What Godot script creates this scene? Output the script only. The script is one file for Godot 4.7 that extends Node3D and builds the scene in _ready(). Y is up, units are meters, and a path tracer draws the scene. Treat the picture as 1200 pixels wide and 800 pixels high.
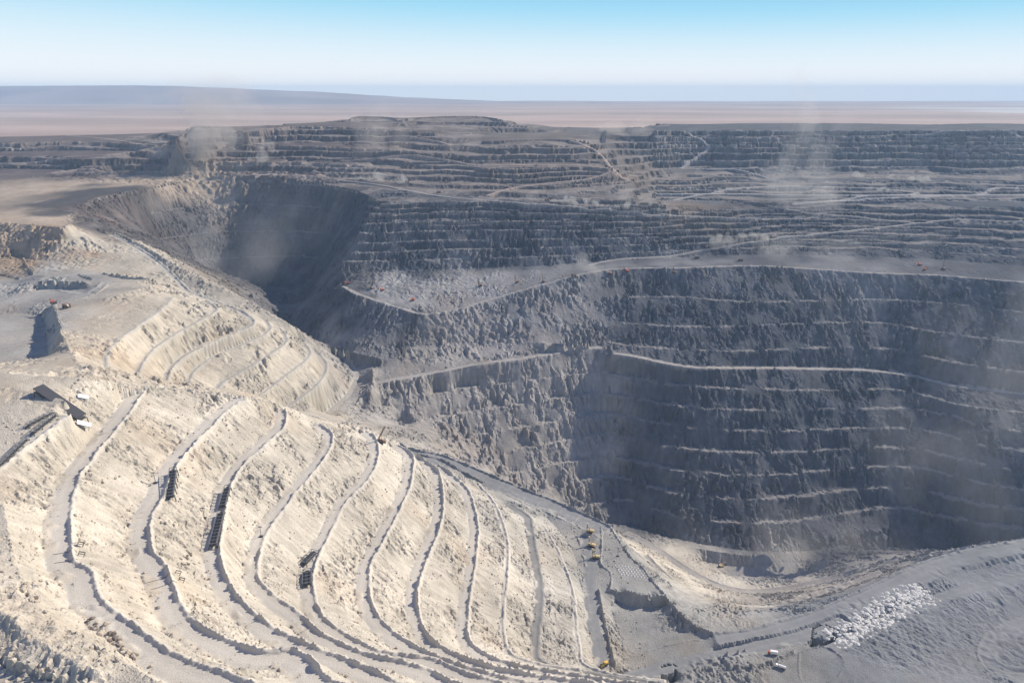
extends Node3D
# An open-pit mine seen from the air. Units are metres, y is up, the natural plain lies near y = 0.

# Benches, roads, crests and toes surveyed as polylines:
# [name, surface kind, width, uphill side (1 left, -1 right, 0 draped), windrow height, x, z, y, x, z, y, ...]
const LINES := [
	["near_bench", 0, 9, -1, 2.2, -297.3, -422.5, -16.0, -300.5, -415.9, -17.2, -302.9, -408.4, -18.4, -304, -390.7, -19.7, -303.7, -369.2, -20.9, -304.1, -339.7, -22.1, -285.6, -290.6, -23.3, -257.1, -243.9, -24.6, -218.7, -208, -25.8, -184, -186.2, -27.0],
	["", 9, 0, -1, 0, -282.2, -329.7, -24.0, -251.4, -291.5, -24.0, -227.4, -264.5, -24.0, -205.1, -244.3, -24.0, -179.8, -229.8, -24.0, -157.6, -218.2, -24.0, -136.4, -206.3, -24.0, -113.4, -194.5, -24.0],
	["", 9, 0, -1, 0, -257.5, -271.6, -19.0, -227, -245.5, -19.0, -205.5, -230.1, -19.0, -184, -218.4, -19.0, -160.8, -207.6, -19.0],
	["", 9, 0, -1, 1, -214, -217.2, -20.0, -201.7, -214.1, -20.0, -189.9, -211.5, -20.0, -177, -206.9, -20.0, -157.6, -201.6, -20.0],
	["", 9, 0, -1, 0, -215.5, -217.5, -25.0, -202.8, -214, -25.0, -190.7, -211, -25.0, -177.8, -206.4, -25.0, -158.4, -201.2, -25.0],
	["near_bench", 0, 14, -1, 2.4, -299.8, -520.9, -40.0, -289.5, -471.7, -40.0, -282.6, -431.1, -40.0, -274.5, -388.6, -40.0, -260.7, -354.3, -40.0, -240.7, -320.8, -40.0, -226.7, -300.3, -40.0, -214.8, -293.5, -40.0, -198.9, -274.3, -40.0, -185.4, -263.2, -40.0, -169.3, -252.7, -40.0, -153.9, -242.4, -40.0, -139.4, -235, -40.0, -126.2, -229.8, -40.0, -105.7, -220.8, -40.0, -81.8, -211.1, -40.0, -49.4, -201.2, -40.0],
	["near_bench", 0, 14, -1, 3.2, -233.4, -557.1, -65.0, -238.7, -541.3, -65.0, -241.7, -524.6, -65.0, -242.4, -496.6, -65.0, -242.8, -461.8, -65.0, -241.6, -436.7, -65.0, -231.8, -397.9, -65.0, -229, -379.2, -65.0, -222.5, -362.7, -65.0, -211, -343.2, -65.0, -196.4, -328.4, -65.0, -185.5, -313.1, -65.0, -176.1, -299.5, -65.0, -165.5, -288.7, -65.0, -154.5, -280.2, -65.0, -139.3, -272.1, -65.0, -124.7, -266.5, -65.0, -116.7, -264.9, -65.0, -107.2, -266.5, -65.0, -97.7, -262.1, -65.0, -90.2, -255.3, -65.0, -84.7, -249.2, -65.0, -74, -243.8, -65.0, -53.1, -235.4, -65.0, -22.1, -225.2, -65.0],
	["near_bench", 0, 12, -1, 3, -211.2, -586.6, -89.0, -204.7, -570.4, -89.0, -201, -548.3, -89.0, -204.5, -524.5, -89.0, -209.4, -505.2, -89.0, -212.3, -480.5, -89.0, -210.5, -452.8, -89.0, -201.3, -419.1, -89.0, -190.1, -380, -89.0, -180.9, -360.9, -89.0, -165.6, -338.7, -89.0, -153.2, -325.5, -89.0, -139.4, -313.8, -89.0, -126.7, -304, -89.0, -110.5, -296.4, -89.0, -89.9, -286.8, -89.0, -70.1, -277.1, -89.0, -55.9, -270.5, -89.0, -33.6, -261.1, -89.0, 0, -249.7, -89.0],
	["near_bench", 0, 11, -1, 2.4, -185.7, -602.5, -112.0, -171.4, -588.2, -112.0, -164.8, -571.1, -112.0, -162.8, -546.9, -112.0, -165.6, -517.2, -112.0, -171.8, -483.7, -112.0, -174.7, -459.4, -112.0, -177.3, -437, -112.0, -177.6, -419.3, -112.0, -173.5, -399.9, -112.0, -168.5, -381.8, -112.0, -161.3, -370.8, -112.0, -149.4, -359.4, -112.0, -135.3, -348.6, -112.0, -123.2, -337.5, -112.0, -110.2, -327, -112.0, -94.1, -318.2, -112.0, -77.9, -311.1, -112.0, -62.7, -306.7, -112.0, -47.6, -301.8, -112.0, -32.6, -292.8, -112.0, 0, -280.9, -112.0, 35.2, -270.3, -112.0],
	["near_bench", 0, 11, -1, 2.4, -147.9, -633, -135.0, -136.8, -620, -135.0, -128.4, -597, -135.0, -124.9, -564.3, -135.0, -128.5, -534.5, -135.0, -134, -517.8, -135.0, -139.9, -498.2, -135.0, -140.9, -478.5, -135.0, -141.7, -451.2, -135.0, -143.3, -427.3, -135.0, -140.1, -403.5, -135.0, -132.9, -383.4, -135.0, -124, -368.7, -135.0, -109.7, -355.6, -135.0, -96.8, -346.8, -135.0, -82.1, -339.6, -135.0, -62.9, -334.8, -135.0, -46.9, -332.1, -135.0, -36, -326.1, -135.0, -20.2, -318.9, -135.0, 19.6, -305.9, -135.0, 66.5, -292.5, -135.0],
	["near_bench", 0, 12, -1, 2.8, -118.6, -648.5, -159.0, -106, -635.6, -159.0, -98.6, -619.6, -159.0, -96.1, -594.5, -159.0, -95.1, -563.4, -159.0, -97.7, -532.2, -159.0, -102, -502.5, -159.0, -106, -475.3, -159.0, -109.5, -453.6, -159.0, -107.6, -433.3, -159.0, -102.8, -414.4, -159.0, -97, -400.2, -159.0, -88.1, -387.6, -159.0, -75.7, -376.3, -159.0, -64.1, -367.8, -159.0, -50.7, -360.3, -159.0, -30.4, -350.8, -159.0, 0, -340.4, -159.0, 31.9, -332.4, -159.0, 82.8, -320.3, -159.0],
	["near_bench", 0, 12, -1, 4.2, -102.4, -667.9, -183.0, -86.4, -649.5, -183.0, -75.6, -631.9, -183.0, -69.5, -605.4, -183.0, -65, -574.7, -183.0, -64.5, -543.7, -183.0, -67, -514.1, -183.0, -71.4, -487, -183.0, -73.5, -463.1, -183.0, -73, -442.9, -183.0, -70.2, -425.9, -183.0, -65.1, -410.7, -183.0, -56.8, -398, -183.0, -42.4, -387.4, -183.0, -17.8, -375.7, -183.0, 11.6, -367.5, -183.0, 46, -361.7, -183.0, 90.4, -352.5, -183.0],
	["near_bench", 0, 11, -1, 3.2, -82.1, -689.3, -207.0, -66.1, -670.7, -207.0, -50.3, -646, -207.0, -41.9, -626, -207.0, -35.2, -596.3, -207.0, -31.3, -567.4, -207.0, -31.4, -534.4, -207.0, -32.7, -498.5, -207.0, -33.9, -466.3, -207.0, -34.6, -441.8, -207.0, -31.5, -423.6, -207.0, -19.2, -409.8, -207.0, 6.3, -399.1, -207.0, 43.4, -391.1, -207.0, 85.4, -382.6, -207.0, 119.9, -373.7, -207.0],
	["-", 0, 5, -1, 1.5, -38.3, -677.4, -223.0, -20.2, -644.5, -223.0, -8.7, -605, -223.0, -2.5, -562.5, -223.0, -3.1, -512.8, -223.0, -5.8, -477.7, -223.0, -5.6, -451.9, -223.0, -1.3, -429.8, -223.0, 16.5, -418.6, -223.0, 51.9, -411, -223.0],
	["near_bench", 2, 9, -1, 1, 0, -671.7, -246.0, 20.5, -645.1, -246.0, 23.4, -620.1, -246.0, 25.2, -591, -246.0, 28.8, -551.2, -246.0, 29.7, -517.7, -246.0, 24.9, -475, -246.0, 23.1, -446.4, -246.0, 34.5, -437.4, -246.0, 68.1, -430.4, -246.0, 107.6, -422.7, -246.0],
	["-", 0, 4, -1, 1.5, 37.6, -647.8, -261.0, 49.1, -607, -261.0, 56.1, -570.2, -261.0, 59.9, -545.1, -261.0, 59.3, -501.9, -261.0, 59.6, -471.3, -261.0, 61.5, -454.3, -261.0, 84.5, -444.3, -261.0, 125.2, -437.3, -261.0],
	["", 9, 0, -1, 0, -434.5, -480.2, -6.0, -382.6, -478.4, -8.0, -346.4, -480.6, -11.0, -325.2, -486.8, -15.0, -299.4, -518.8, -36.0, -273, -548.6, -53.0, -236.3, -564.8, -66.0, -214.3, -596.2, -90.0, -188.1, -611.8, -112.0, -149.5, -640.6, -136.0, -119.8, -656, -160.0],
	["", 9, 0, -1, 0, -405.8, -458.3, -9.0, -367.6, -456, -10.0, -335.2, -452.3, -13.0, -316, -445, -15.0],
	["haul_road", 1, 26, -1, 3.2, -170.5, -835.5, -248.0, -132.6, -809.6, -252.0, -89, -798.6, -256.0, -43.5, -774.1, -262.0, 12.6, -737.8, -267.0, 51.1, -715.7, -271.0, 98.4, -681.4, -274.0, 112.6, -669.5, -275.0],
	["", 9, 0, -1, 3, -122.1, -797.2, -254.0, -88, -786.6, -258.0, -59.1, -763.3, -263.0, -35.9, -746, -266.0],
	["", 9, 0, -1, 0, 39.6, -686.5, -274.0, 63.3, -634.7, -276.0, 71.6, -567, -277.0, 73, -508.8, -277.0, 74.3, -465.7, -278.0, 116, -455.7, -280.0],
	["haul_road", 1, 12, -1, 0, 84, -654.6, -277.0, 88.1, -606.9, -277.0, 82.7, -567, -277.0, 81.4, -519.7, -277.0, 83.7, -470.4, -277.0],
	["", 9, 0, -1, 2, 102.9, -669.3, -276.0, 98.7, -634.7, -276.0, 94.2, -605.6, -276.0, 102.7, -589.2, -276.0, 98.7, -565.8, -276.0],
	["", 9, 0, -1, 4, 87.7, -565.8, -276.0, 87.7, -539, -276.0, 88.6, -507.7, -276.0, 89.8, -472.3, -276.0],
	["", 9, 0, -1, 0, 98, -556.6, -287.0, 97.8, -530.8, -287.0, 99.5, -508.9, -287.0, 101.9, -488.4, -287.0],
	["", 9, 0, -1, 1.5, 97, -565.8, -276.0, 114.7, -564.5, -276.0, 127.8, -557, -276.0, 141.3, -557, -276.0, 153.9, -553.4, -276.0],
	["", 9, 0, -1, 0, 103.6, -560.2, -288.0, 122.2, -554.1, -288.0, 143, -552.9, -288.0, 158.1, -552.9, -288.0],
	["", 9, 0, -1, 0.8, 96.4, -482.5, -288.0, 115.8, -493.4, -288.0, 141.1, -503.7, -288.0, 166.2, -510, -288.0, 189.2, -513.2, -288.0],
	["", 9, 0, -1, 0, 111.7, -515.4, -288.0, 144.7, -520.8, -288.0, 172.6, -519.7, -288.0],
	["", 9, 0, -1, 2.5, 112.6, -669.5, -275.0, 120.1, -640.8, -276.0, 127.5, -617, -276.0, 135.9, -602.7, -277.0, 143.4, -581.1, -277.0, 153.5, -554.5, -278.0, 166.9, -528.6, -281.0, 187, -515.4, -284.0],
	["haul_road", 1, 24, -1, 2.5, 187.1, -515.4, -285.0, 221.2, -521.9, -286.0, 255.1, -533.1, -287.0, 291.8, -547, -287.0, 345.5, -572.7, -287.0, 404.5, -603.1, -287.0, 454.1, -627.2, -287.0, 511.6, -645.2, -286.0, 579.3, -660.8, -286.0, 684.5, -683.7, -286.0],
	["haul_road", 1, 14, -1, 0.6, 90.8, -469.1, -289.0, 129.2, -482.5, -289.0, 178.5, -496.5, -289.0, 221.3, -508.9, -289.0, 265.4, -520.8, -289.0, 319.2, -542.2, -289.0],
	["", 9, 0, -1, 0, 191.3, -461.7, -289.0, 253.8, -490.4, -289.0, 324.8, -527.4, -289.0, 416.3, -575.1, -289.0, 502.7, -615.4, -289.0, 582.4, -637.2, -289.0],
	["haul_road", 1, 13, -1, 1, 281.7, -501.6, -290.0, 322.5, -521.9, -291.0, 378.4, -551.6, -291.0, 434.7, -576.2, -291.0, 491.6, -597.2, -291.0, 578.2, -617.9, -291.0],
	["haul_road", 1, 16, -1, 0.8, 472.2, -470.4, -298.0, 429.7, -479.8, -298.0, 428.3, -501.7, -298.0, 449.5, -526.1, -298.0, 485.2, -545.4, -298.0, 549.6, -564.5, -298.0],
	["", 9, 0, -1, 1.5, 187.8, -489.3, -286.0, 197.2, -477.5, -286.0, 219, -479.5, -286.0, 255.3, -495.4, -286.0],
	["", 9, 0, -1, 0.8, 260.8, -496.5, -289.0, 287.1, -503.7, -289.0, 298.1, -486.4, -289.0, 279.3, -464.4, -289.0, 250.1, -461.7, -289.0, 260.8, -496.5, -289.0],
	["", 9, 0, -1, 0, 286.3, -525.9, -330.0, 299.6, -530.2, -330.0, 305, -519.6, -330.0, 294.1, -509.3, -330.0, 279.6, -509.3, -330.0, 286.3, -525.9, -330.0],
	["", 9, 0, -1, 0, 123.5, -476.7, -289.0, 148.9, -482.5, -289.0, 147.1, -461.7, -289.0, 121.1, -456.2, -289.0, 123.5, -476.7, -289.0],
	["", 9, 0, -1, 0, 132.4, -479, -302.0, 143.7, -481.8, -302.0, 141.5, -471.4, -302.0, 130.5, -469.5, -302.0],
	["", 9, 0, -1, 0, 70.5, -435.3, -289.0, 137.2, -418.9, -289.0, 270.8, -411.1, -289.0, 478.2, -461.7, -289.0],
	["", 9, 0, -1, 0, 128.7, -707.7, -310.0, 137.8, -681, -310.0, 149.1, -664, -315.0],
	["haul_road", 3, 12, -1, 0.8, 179, -910, -450.0, 217, -872, -450.0, 247, -833, -451.0, 271, -806, -452.0, 301, -786, -453.0, 341, -782, -454.0, 402, -789, -450.0, 472, -794, -432.0, 505, -745, -370.0],
	["haul_road", 3, 9, -1, 0.8, 178.8, -758.2, -380.0, 203, -713.9, -385.0, 228.3, -685.7, -390.0, 265.4, -670.9, -390.0, 316.8, -673.9, -385.0, 385.1, -692, -380.0, 452.9, -708.1, -365.0],
	["", 9, 0, -1, 0, 259.7, -885.3, -460.0, 308.2, -872.8, -460.0, 358.1, -860.6, -460.0],
	["", 9, 0, -1, 0, 284, -864.3, -472.0, 317.5, -856.4, -472.0, 359.4, -852.4, -472.0],
	["", 9, 0, -1, 0, 311.7, -835.7, -474.0, 373.4, -833.8, -474.0, 441.1, -847.2, -474.0],
	["haul_road", 3, 13, 1, 1.2, -240, -1038, -262.0, -229, -1042, -259.3, -143, -1072, -256.7, -59, -1111, -254.0, 30, -1140, -252.7, 108, -1175, -251.3, 165, -1185, -250.0],
	["haul_road", 3, 13, 1, 1.2, 181, -1160, -252.0, 214, -1155, -255.0, 299, -1126, -263.0, 377, -1135, -270.0, 460, -1152, -277.0, 557, -1163, -283.0, 651, -1165, -287.0, 720, -1148, -290.0, 760, -1120, -293.0, 830, -1102, -298.0, 965, -1081, -305.0],
	["far_bench", 3, 8, 1, 0.8, -208, -1006, -287.1, -88, -1086, -286.4, 30, -1115, -284.5, 154, -1154, -284.2, 178, -1149, -285.6, 297, -1108, -291.0, 446, -1107, -298.7, 540, -1116, -304.3, 604, -1122, -305.5, 695, -1123, -307.3, 769, -1070, -310.9, 902, -1033, -313.8],
	["far_bench", 3, 8, 1, 0.8, -182, -1001, -314.6, -92, -1044, -314.6, 3, -1078, -314.4, 152, -1129, -313.6, 176, -1123, -314.3, 293, -1080, -317.4, 437, -1071, -320.9, 514, -1081, -323.9, 590, -1085, -324.5, 708, -1085, -326.0, 786, -1024, -327.9, 889, -992, -329.9],
	["far_bench", 3, 8, 1, 0.8, -136, -981, -345.7, -97, -999, -344.8, -16, -1040, -343.8, 73, -1068, -342.2, 156, -1100, -341.2, 180, -1099, -341.1, 289, -1053, -342.5, 428, -1039, -344.8, 579, -1055, -346.9, 693, -1051, -347.8, 772, -995, -348.3, 873, -964, -348.3],
	["far_bench", 3, 9, 1, 0.8, -81, -969, -369.5, -15, -1009, -368.5, 72, -1041, -367.2, 147, -1068, -366.7, 174, -1069, -367.1, 284, -1022, -367.8, 421, -1009, -368.6, 569, -1024, -369.2, 681, -1022, -369.3, 759, -968, -368.8, 861, -941, -368.4],
	["far_bench", 3, 8, 1, 0.8, -27, -971, -392.4, 71, -1011, -392.2, 145, -1039, -391.9, 171, -1039, -391.9, 279, -992, -392.3, 413, -978, -392.0, 561, -999, -391.5, 672, -997, -390.5, 750, -945, -389.4, 853, -922, -388.8],
	["far_bench", 3, 9, 1, 0.8, 14, -948, -417.5, 80, -988, -417.0, 142, -1009, -415.5, 171, -1012, -415.7, 274, -961, -416.0, 405, -946, -416.0, 552, -971, -414.9, 636, -974, -413.2, 740, -922, -411.8, 844, -903, -411.2],
	["far_bench", 3, 8, 1, 0.8, 75, -945, -443.7, 125, -966, -442.0, 189, -979, -440.3, 269, -931, -439.3, 397, -915, -439.3, 543, -943, -438.1, 627, -950, -436.0, 732, -903, -433.9, 837, -886, -432.9],
	["", 9, 0, 1, 0, 122, -938, -462.8, 185, -946, -462.4, 265, -906, -462.9, 362, -880, -463.9, 454, -882, -465.0, 527, -901, -463.6, 619, -925, -460.6, 751, -882, -457.9, 845, -871, -456.9],
	["", 9, 0, 1, 0, 523, -888, -474.6, 608, -900, -474.3, 742, -864, -474.5, 829, -843, -474.1],
	["far_bench", 3, 9, 1, 0.8, 176, -1199, -245.2, 308, -1171, -247.9, 434, -1177, -252.1, 569, -1201, -255.7, 711, -1201, -259.1, 791, -1147, -263.4, 892, -1116, -268.9, 993, -1092, -271.6],
	["far_bench", 3, 8, 1, 0.8, 201, -1246, -220.9, 318, -1222, -221.4, 382, -1224, -222.0, 466, -1236, -222.7, 551, -1248, -223.3, 628, -1257, -224.3, 718, -1256, -225.9, 779, -1219, -228.6, 915, -1162, -231.6, 1013, -1132, -233.3],
	["far_bench", 3, 9, 1, 0.8, 225, -1300, -185.9, 334, -1302, -186.6, 395, -1283, -188.0, 462, -1281, -190.8, 580, -1292, -192.3, 695, -1303, -192.0, 828, -1279, -191.8, 945, -1221, -192.5, 1042, -1183, -193.6],
	["", 9, 0, -1, 0, -340, -1213, -229.9, -273, -1156, -231.0, -232, -1139, -232.9, -152, -1154, -233.5, -85, -1173, -233.8, -31, -1189, -234.6, 31, -1179, -236.1, 92, -1174, -237.5, 140, -1185, -238.2],
	["haul_road", 3, 9, 1, 1.5, -331, -1299, -165.0, -291, -1262, -171.6, -203, -1209, -182.4, -155, -1197, -189.9, -95, -1224, -187.0, -16, -1267, -174.9, 66, -1297, -159.5, 153, -1342, -148.9, 223, -1359, -144.2, 343, -1358, -142.3, 448, -1366, -140.6, 518, -1369, -141.4, 619, -1360, -146.3, 717, -1350, -150.8, 847, -1336, -152.5, 979, -1284, -152.5, 1091, -1240, -152.3],
	["", 9, 0, -1, 0, -350, -1371, -152.6, -209, -1380, -152.9, -70, -1395, -151.3, 71, -1401, -147.3, 178, -1418, -142.3, 363, -1445, -139.4, 552, -1468, -139.0, 731, -1457, -140.4, 901, -1433, -142.2, 1041, -1375, -142.9, 1163, -1333, -143.0],
	["far_bench", 3, 7, 1, 0.6, -343, -1391, -136.8, -305, -1394, -136.7, -229, -1398, -137.2, -157, -1406, -136.0, -71, -1415, -135.1, 36, -1418, -133.4, 143, -1428, -131.4, 253, -1445, -129.8, 366, -1463, -129.4, 481, -1481, -129.2, 614, -1489, -130.9, 743, -1485, -131.4, 882, -1467, -132.1, 1004, -1430, -132.1, 1103, -1394, -132.2, 1185, -1364, -132.9],
	["far_bench", 3, 7, 1, 0.6, -336, -1410, -122.5, -297, -1412, -122.7, -231, -1417, -122.3, -159, -1426, -120.0, -72, -1434, -119.9, 36, -1436, -118.9, 144, -1446, -117.5, 255, -1462, -117.8, 369, -1481, -119.0, 487, -1503, -119.3, 623, -1514, -122.3, 753, -1510, -123.1, 895, -1495, -123.0, 1022, -1460, -122.0, 1124, -1425, -121.8, 1211, -1401, -120.5],
	["far_bench", 3, 7, 1, 0.6, -328, -1430, -107.0, -289, -1432, -107.1, -233, -1438, -105.8, -160, -1446, -104.0, -72, -1453, -105.2, 36, -1455, -103.5, 146, -1463, -104.0, 258, -1480, -105.5, 373, -1501, -107.4, 492, -1523, -110.1, 631, -1540, -113.2, 765, -1539, -113.5, 911, -1526, -112.6, 1040, -1492, -111.6, 1145, -1458, -111.1, 1236, -1437, -108.8],
	["far_bench", 3, 7, 1, 0.6, -321, -1453, -89.2, -281, -1454, -90.5, -235, -1459, -88.9, -162, -1466, -87.9, -73, -1474, -88.1, 37, -1475, -87.5, 147, -1481, -90.2, 260, -1500, -91.6, 377, -1520, -96.1, 498, -1546, -99.6, 640, -1566, -104.0, 777, -1568, -103.8, 925, -1556, -102.7, 1058, -1523, -101.3, 1169, -1495, -98.6, 1261, -1471, -97.4],
	["far_bench", 3, 7, 1, 0.6, -313, -1472, -74.7, -273, -1477, -72.7, -237, -1480, -71.8, -163, -1488, -70.3, -74, -1494, -72.2, 37, -1494, -72.3, 148, -1501, -74.3, 262, -1518, -79.2, 380, -1541, -84.3, 503, -1568, -89.7, 650, -1596, -93.4, 788, -1595, -94.8, 940, -1585, -93.2, 1077, -1556, -90.3, 1191, -1530, -87.2, 1286, -1508, -85.5],
	["far_bench", 3, 7, 1, 0.6, -305, -1495, -56.2, -265, -1498, -56.0, -239, -1499, -56.8, -165, -1508, -54.2, -74, -1516, -54.6, 37, -1514, -56.9, 149, -1519, -60.6, 264, -1535, -67.2, 384, -1561, -73.0, 510, -1593, -78.6, 659, -1622, -84.4, 802, -1629, -83.8, 957, -1621, -81.3, 1097, -1592, -78.5, 1217, -1570, -73.9, 1318, -1552, -70.6],
	["far_bench", 3, 9, 1, 0.6, -297, -1517, -39.4, -257, -1521, -38.3, -242, -1521, -39.1, -167, -1531, -35.8, -75, -1538, -37.2, 38, -1536, -38.7, 151, -1537, -46.7, 267, -1555, -53.2, 388, -1581, -61.1, 516, -1617, -67.5, 669, -1653, -73.5, 814, -1660, -73.5, 973, -1654, -70.6, 1121, -1634, -64.7, 1244, -1612, -60.2, 1346, -1592, -57.7],
	["haul_road", 3, 10, 0, 1, 158, -1393, -140.0, 215, -1425, -140.3, 335, -1445, -137.5, 424, -1475, -127.5, 526, -1508, -119.3, 590, -1530, -114.2, 693, -1552, -108.9, 817, -1572, -101.1, 943, -1592, -90.9],
	["haul_road", 3, 9, 0, 1, -444, -1793, -18.0, -360, -1748, -21.0, -264, -1673, -26.0, -155, -1594, -31.0, -57, -1562, -36.0, 30, -1535, -39.6, 227, -1542, -55.6, 385, -1567, -69.2, 561, -1599, -82.3, 719, -1624, -84.5],
	["haul_road", 3, 10, 0, 1, 943, -1592, -90.9, 872, -1608, -87.9, 783, -1633, -82.1, 689, -1650, -74.9, 619, -1684, -72.0],
	["haul_road", 3, 10, 0, 1, 943, -1592, -90.9, 1039, -1592, -83.1, 1121, -1568, -82.8, 1250, -1535, -80.8],
	["far_bench", 8, 12, 1, 0.5, 359, -1731, -63.6, 465, -1731, -63.0, 565, -1711, -62.9, 688, -1706, -63.0, 843, -1726, -62.9, 1015, -1732, -62.9, 1183, -1730, -63.5, 1317, -1710, -63.0, 1459, -1731, -62.7],
	["haul_road", 8, 14, 1, 0.5, 368, -1780, -53.6, 478, -1787, -54.4, 586, -1782, -53.5, 708, -1762, -54.1, 857, -1759, -53.9, 1031, -1764, -54.2, 1206, -1768, -54.3, 1359, -1772, -53.5, 1501, -1787, -54.4],
	["far_bench", 8, 10, 1, 0.5, 376, -1820, -44.5, 490, -1837, -44.2, 597, -1821, -44.2, 729, -1819, -44.0, 887, -1826, -44.2, 1073, -1842, -44.5, 1231, -1810, -43.5, 1391, -1818, -44.6, 1524, -1820, -43.5],
	["far_bench", 8, 10, 1, 0.5, 387, -1882, -34.6, 502, -1885, -35.2, 625, -1915, -34.6, 757, -1897, -35.1, 918, -1896, -35.5, 1107, -1907, -34.4, 1274, -1880, -34.4, 1435, -1883, -34.5, 1580, -1892, -35.3],
	["far_bench", 8, 10, 1, 0.5, 401, -1953, -26.1, 520, -1959, -25.6, 644, -1980, -25.8, 791, -1987, -26.3, 972, -2018, -26.0, 1165, -2015, -25.4, 1336, -1979, -26.0, 1485, -1954, -26.1, 1644, -1976, -25.8],
	["far_bench", 8, 14, 1, 0.5, 416, -2037, -18.0, 552, -2088, -18.4, 666, -2052, -17.5, 826, -2083, -17.9, 1003, -2086, -17.8, 1209, -2097, -18.0, 1373, -2038, -17.5, 1567, -2069, -18.1, 1681, -2025, -18.0],
	["far_bench", 8, 9, 1, 0.4, 422, -2072, 3.5, 557, -2115, -2.1, 673, -2082, 1.2, 835, -2113, 1.2, 1012, -2112, -1.9, 1222, -2125, -0.4, 1390, -2073, 3.9, 1583, -2098, -0.4, 1703, -2061, 4.5],
	["far_bench", 8, 9, 1, 0.4, 426, -2100, 21.4, 564, -2150, 19.9, 681, -2112, 20.1, 844, -2144, 20.3, 1025, -2148, 20.2, 1235, -2155, 18.2, 1406, -2104, 22.9, 1602, -2131, 20.0, 1721, -2089, 21.9],
	["far_bench", 8, 9, 1, 0.4, 431, -2132, 41.3, 571, -2183, 40.5, 689, -2147, 41.8, 853, -2174, 39.0, 1036, -2178, 39.0, 1248, -2186, 37.5, 1421, -2134, 42.0, 1622, -2165, 41.5, 1742, -2124, 43.7],
	["far_bench", 8, 9, 1, 0.4, 436, -2164, 60.8, 577, -2214, 59.7, 697, -2177, 60.3, 862, -2205, 57.8, 1048, -2210, 58.9, 1262, -2220, 58.1, 1437, -2166, 61.6, 1639, -2197, 61.0, 1760, -2152, 61.2],
	["far_bench", 8, 14, 1, 0.4, 441, -2196, 80.3, 582, -2241, 76.3, 704, -2209, 80.3, 871, -2235, 76.7, 1058, -2239, 76.9, 1276, -2250, 77.0, 1452, -2196, 80.4, 1657, -2227, 80.1, 1779, -2182, 79.8],
	["", 9, 0, 1, 0, 510, -2548, 86.3, 675, -2606, 82.3, 821, -2582, 86.3, 1040, -2678, 82.7, 1255, -2666, 82.9, 1451, -2567, 83.0, 1696, -2573, 86.4, 1841, -2481, 86.1, 2080, -2560, 85.8],
	["haul_road", 8, 12, 0, 0.5, 1222, -2236, 40.0, 1329, -2233, 30.0, 1453, -2215, 16.0, 1568, -2188, 8.0, 1709, -2163, 0.0],
	["haul_road", 8, 12, 0, 0.5, 404, -1743, -58.0, 577, -1827, -48.0, 762, -1847, -44.0, 954, -1827, -48.0, 1035, -1790, -56.0, 879, -1756, -62.0, 685, -1698, -66.0],
	["haul_road", 8, 12, 0, 0.5, 683, -1691, -67.0, 872, -1742, -62.0, 1050, -1758, -58.0, 1193, -1782, -55.0, 1270, -1828, -46.0, 1408, -1812, -46.0],
	["haul_road", 8, 10, 0, 0.5, 531, -2238, 45.0, 597, -2177, 24.0, 496, -2072, 8.0, 641, -2050, -14.0, 703, -1941, -26.0],
	["", 9, 0, -1, 0, -310, -1588, -36.0, -360, -1643, -28.0, -414, -1705, -26.0, -547, -1808, -24.0, -724, -1875, -23.0, -823, -1894, -23.0, -858, -1773, -24.0, -886, -1621, -25.0, -905, -1531, -26.0, -886, -1435, -28.0],
	["far_bench", 6, 6, -1, 0.5, -435, -1688, -76.8, -536, -1751, -78.2, -655, -1784, -81.1, -767, -1790, -82.1, -832, -1718, -81.6, -854, -1635, -80.3],
	["far_bench", 6, 6, -1, 0.5, -452, -1656, -131.1, -526, -1697, -132.7, -636, -1711, -135.3, -740, -1706, -136.4, -814, -1637, -135.5, -847, -1581, -134.3],
	["far_bench", 6, 6, -1, 0.5, -463, -1615, -182.3, -517, -1648, -183.5, -620, -1647, -185.3, -717, -1631, -186.1, -777, -1605, -186.2],
	["", 9, 0, -1, 0, -455, -1549, -241.7, -498, -1563, -241.5, -602, -1575, -240.6, -700, -1595, -239.7],
	["", 9, 0, -1, 0, -433, -1410, -248.0, -484, -1447, -248.0],
	["near_bench", 4, 5, 1, 1, -429, -681, -85.0, -454, -730, -85.0, -465, -782, -85.0, -467, -827, -85.0, -472, -893, -85.0, -483, -951, -85.0],
	["near_bench", 4, 7, 1, 1.6, -413, -708, -110.0, -434, -759, -110.0, -443, -814, -110.0, -441, -867, -110.0, -434, -918, -110.0, -431, -970, -110.0, -467, -1018, -110.0],
	["near_bench", 4, 10, 1, 2.6, -410, -759, -135.0, -425, -813, -135.0, -422, -866, -135.0, -399, -924, -135.0, -384, -966, -135.0, -388, -994, -135.0, -407, -1017, -131.5, -428, -1032, -128.0, -475, -1057, -120.0, -519, -1079, -112.0, -577, -1141, -95.0, -624, -1189, -84.0, -677, -1232, -72.0, -740, -1281, -60.0],
	["near_bench", 4, 7, 1, 1.4, -394, -775, -150.0, -409, -824, -150.0, -408, -876, -150.0, -388, -923, -150.0, -368, -971, -150.0, -367, -1002, -150.0, -384, -1036, -150.0],
	["near_bench", 4, 8, 1, 1.4, -376, -816, -168.0, -376, -844, -168.0, -356, -909, -168.0, -343, -972, -168.0, -343, -998, -168.0, -358, -1034, -168.0],
	["near_bench", 4, 7, 1, 1.2, -337, -843, -192.0, -321, -920, -192.0, -310, -981, -192.0, -315, -1017, -192.0, -339, -1061, -192.0],
	["near_bench", 4, 8, 1, 1.2, -310, -858, -218.0, -289, -927, -218.0, -286, -979, -218.0, -294, -1025, -218.0, -316, -1071, -218.0],
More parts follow.
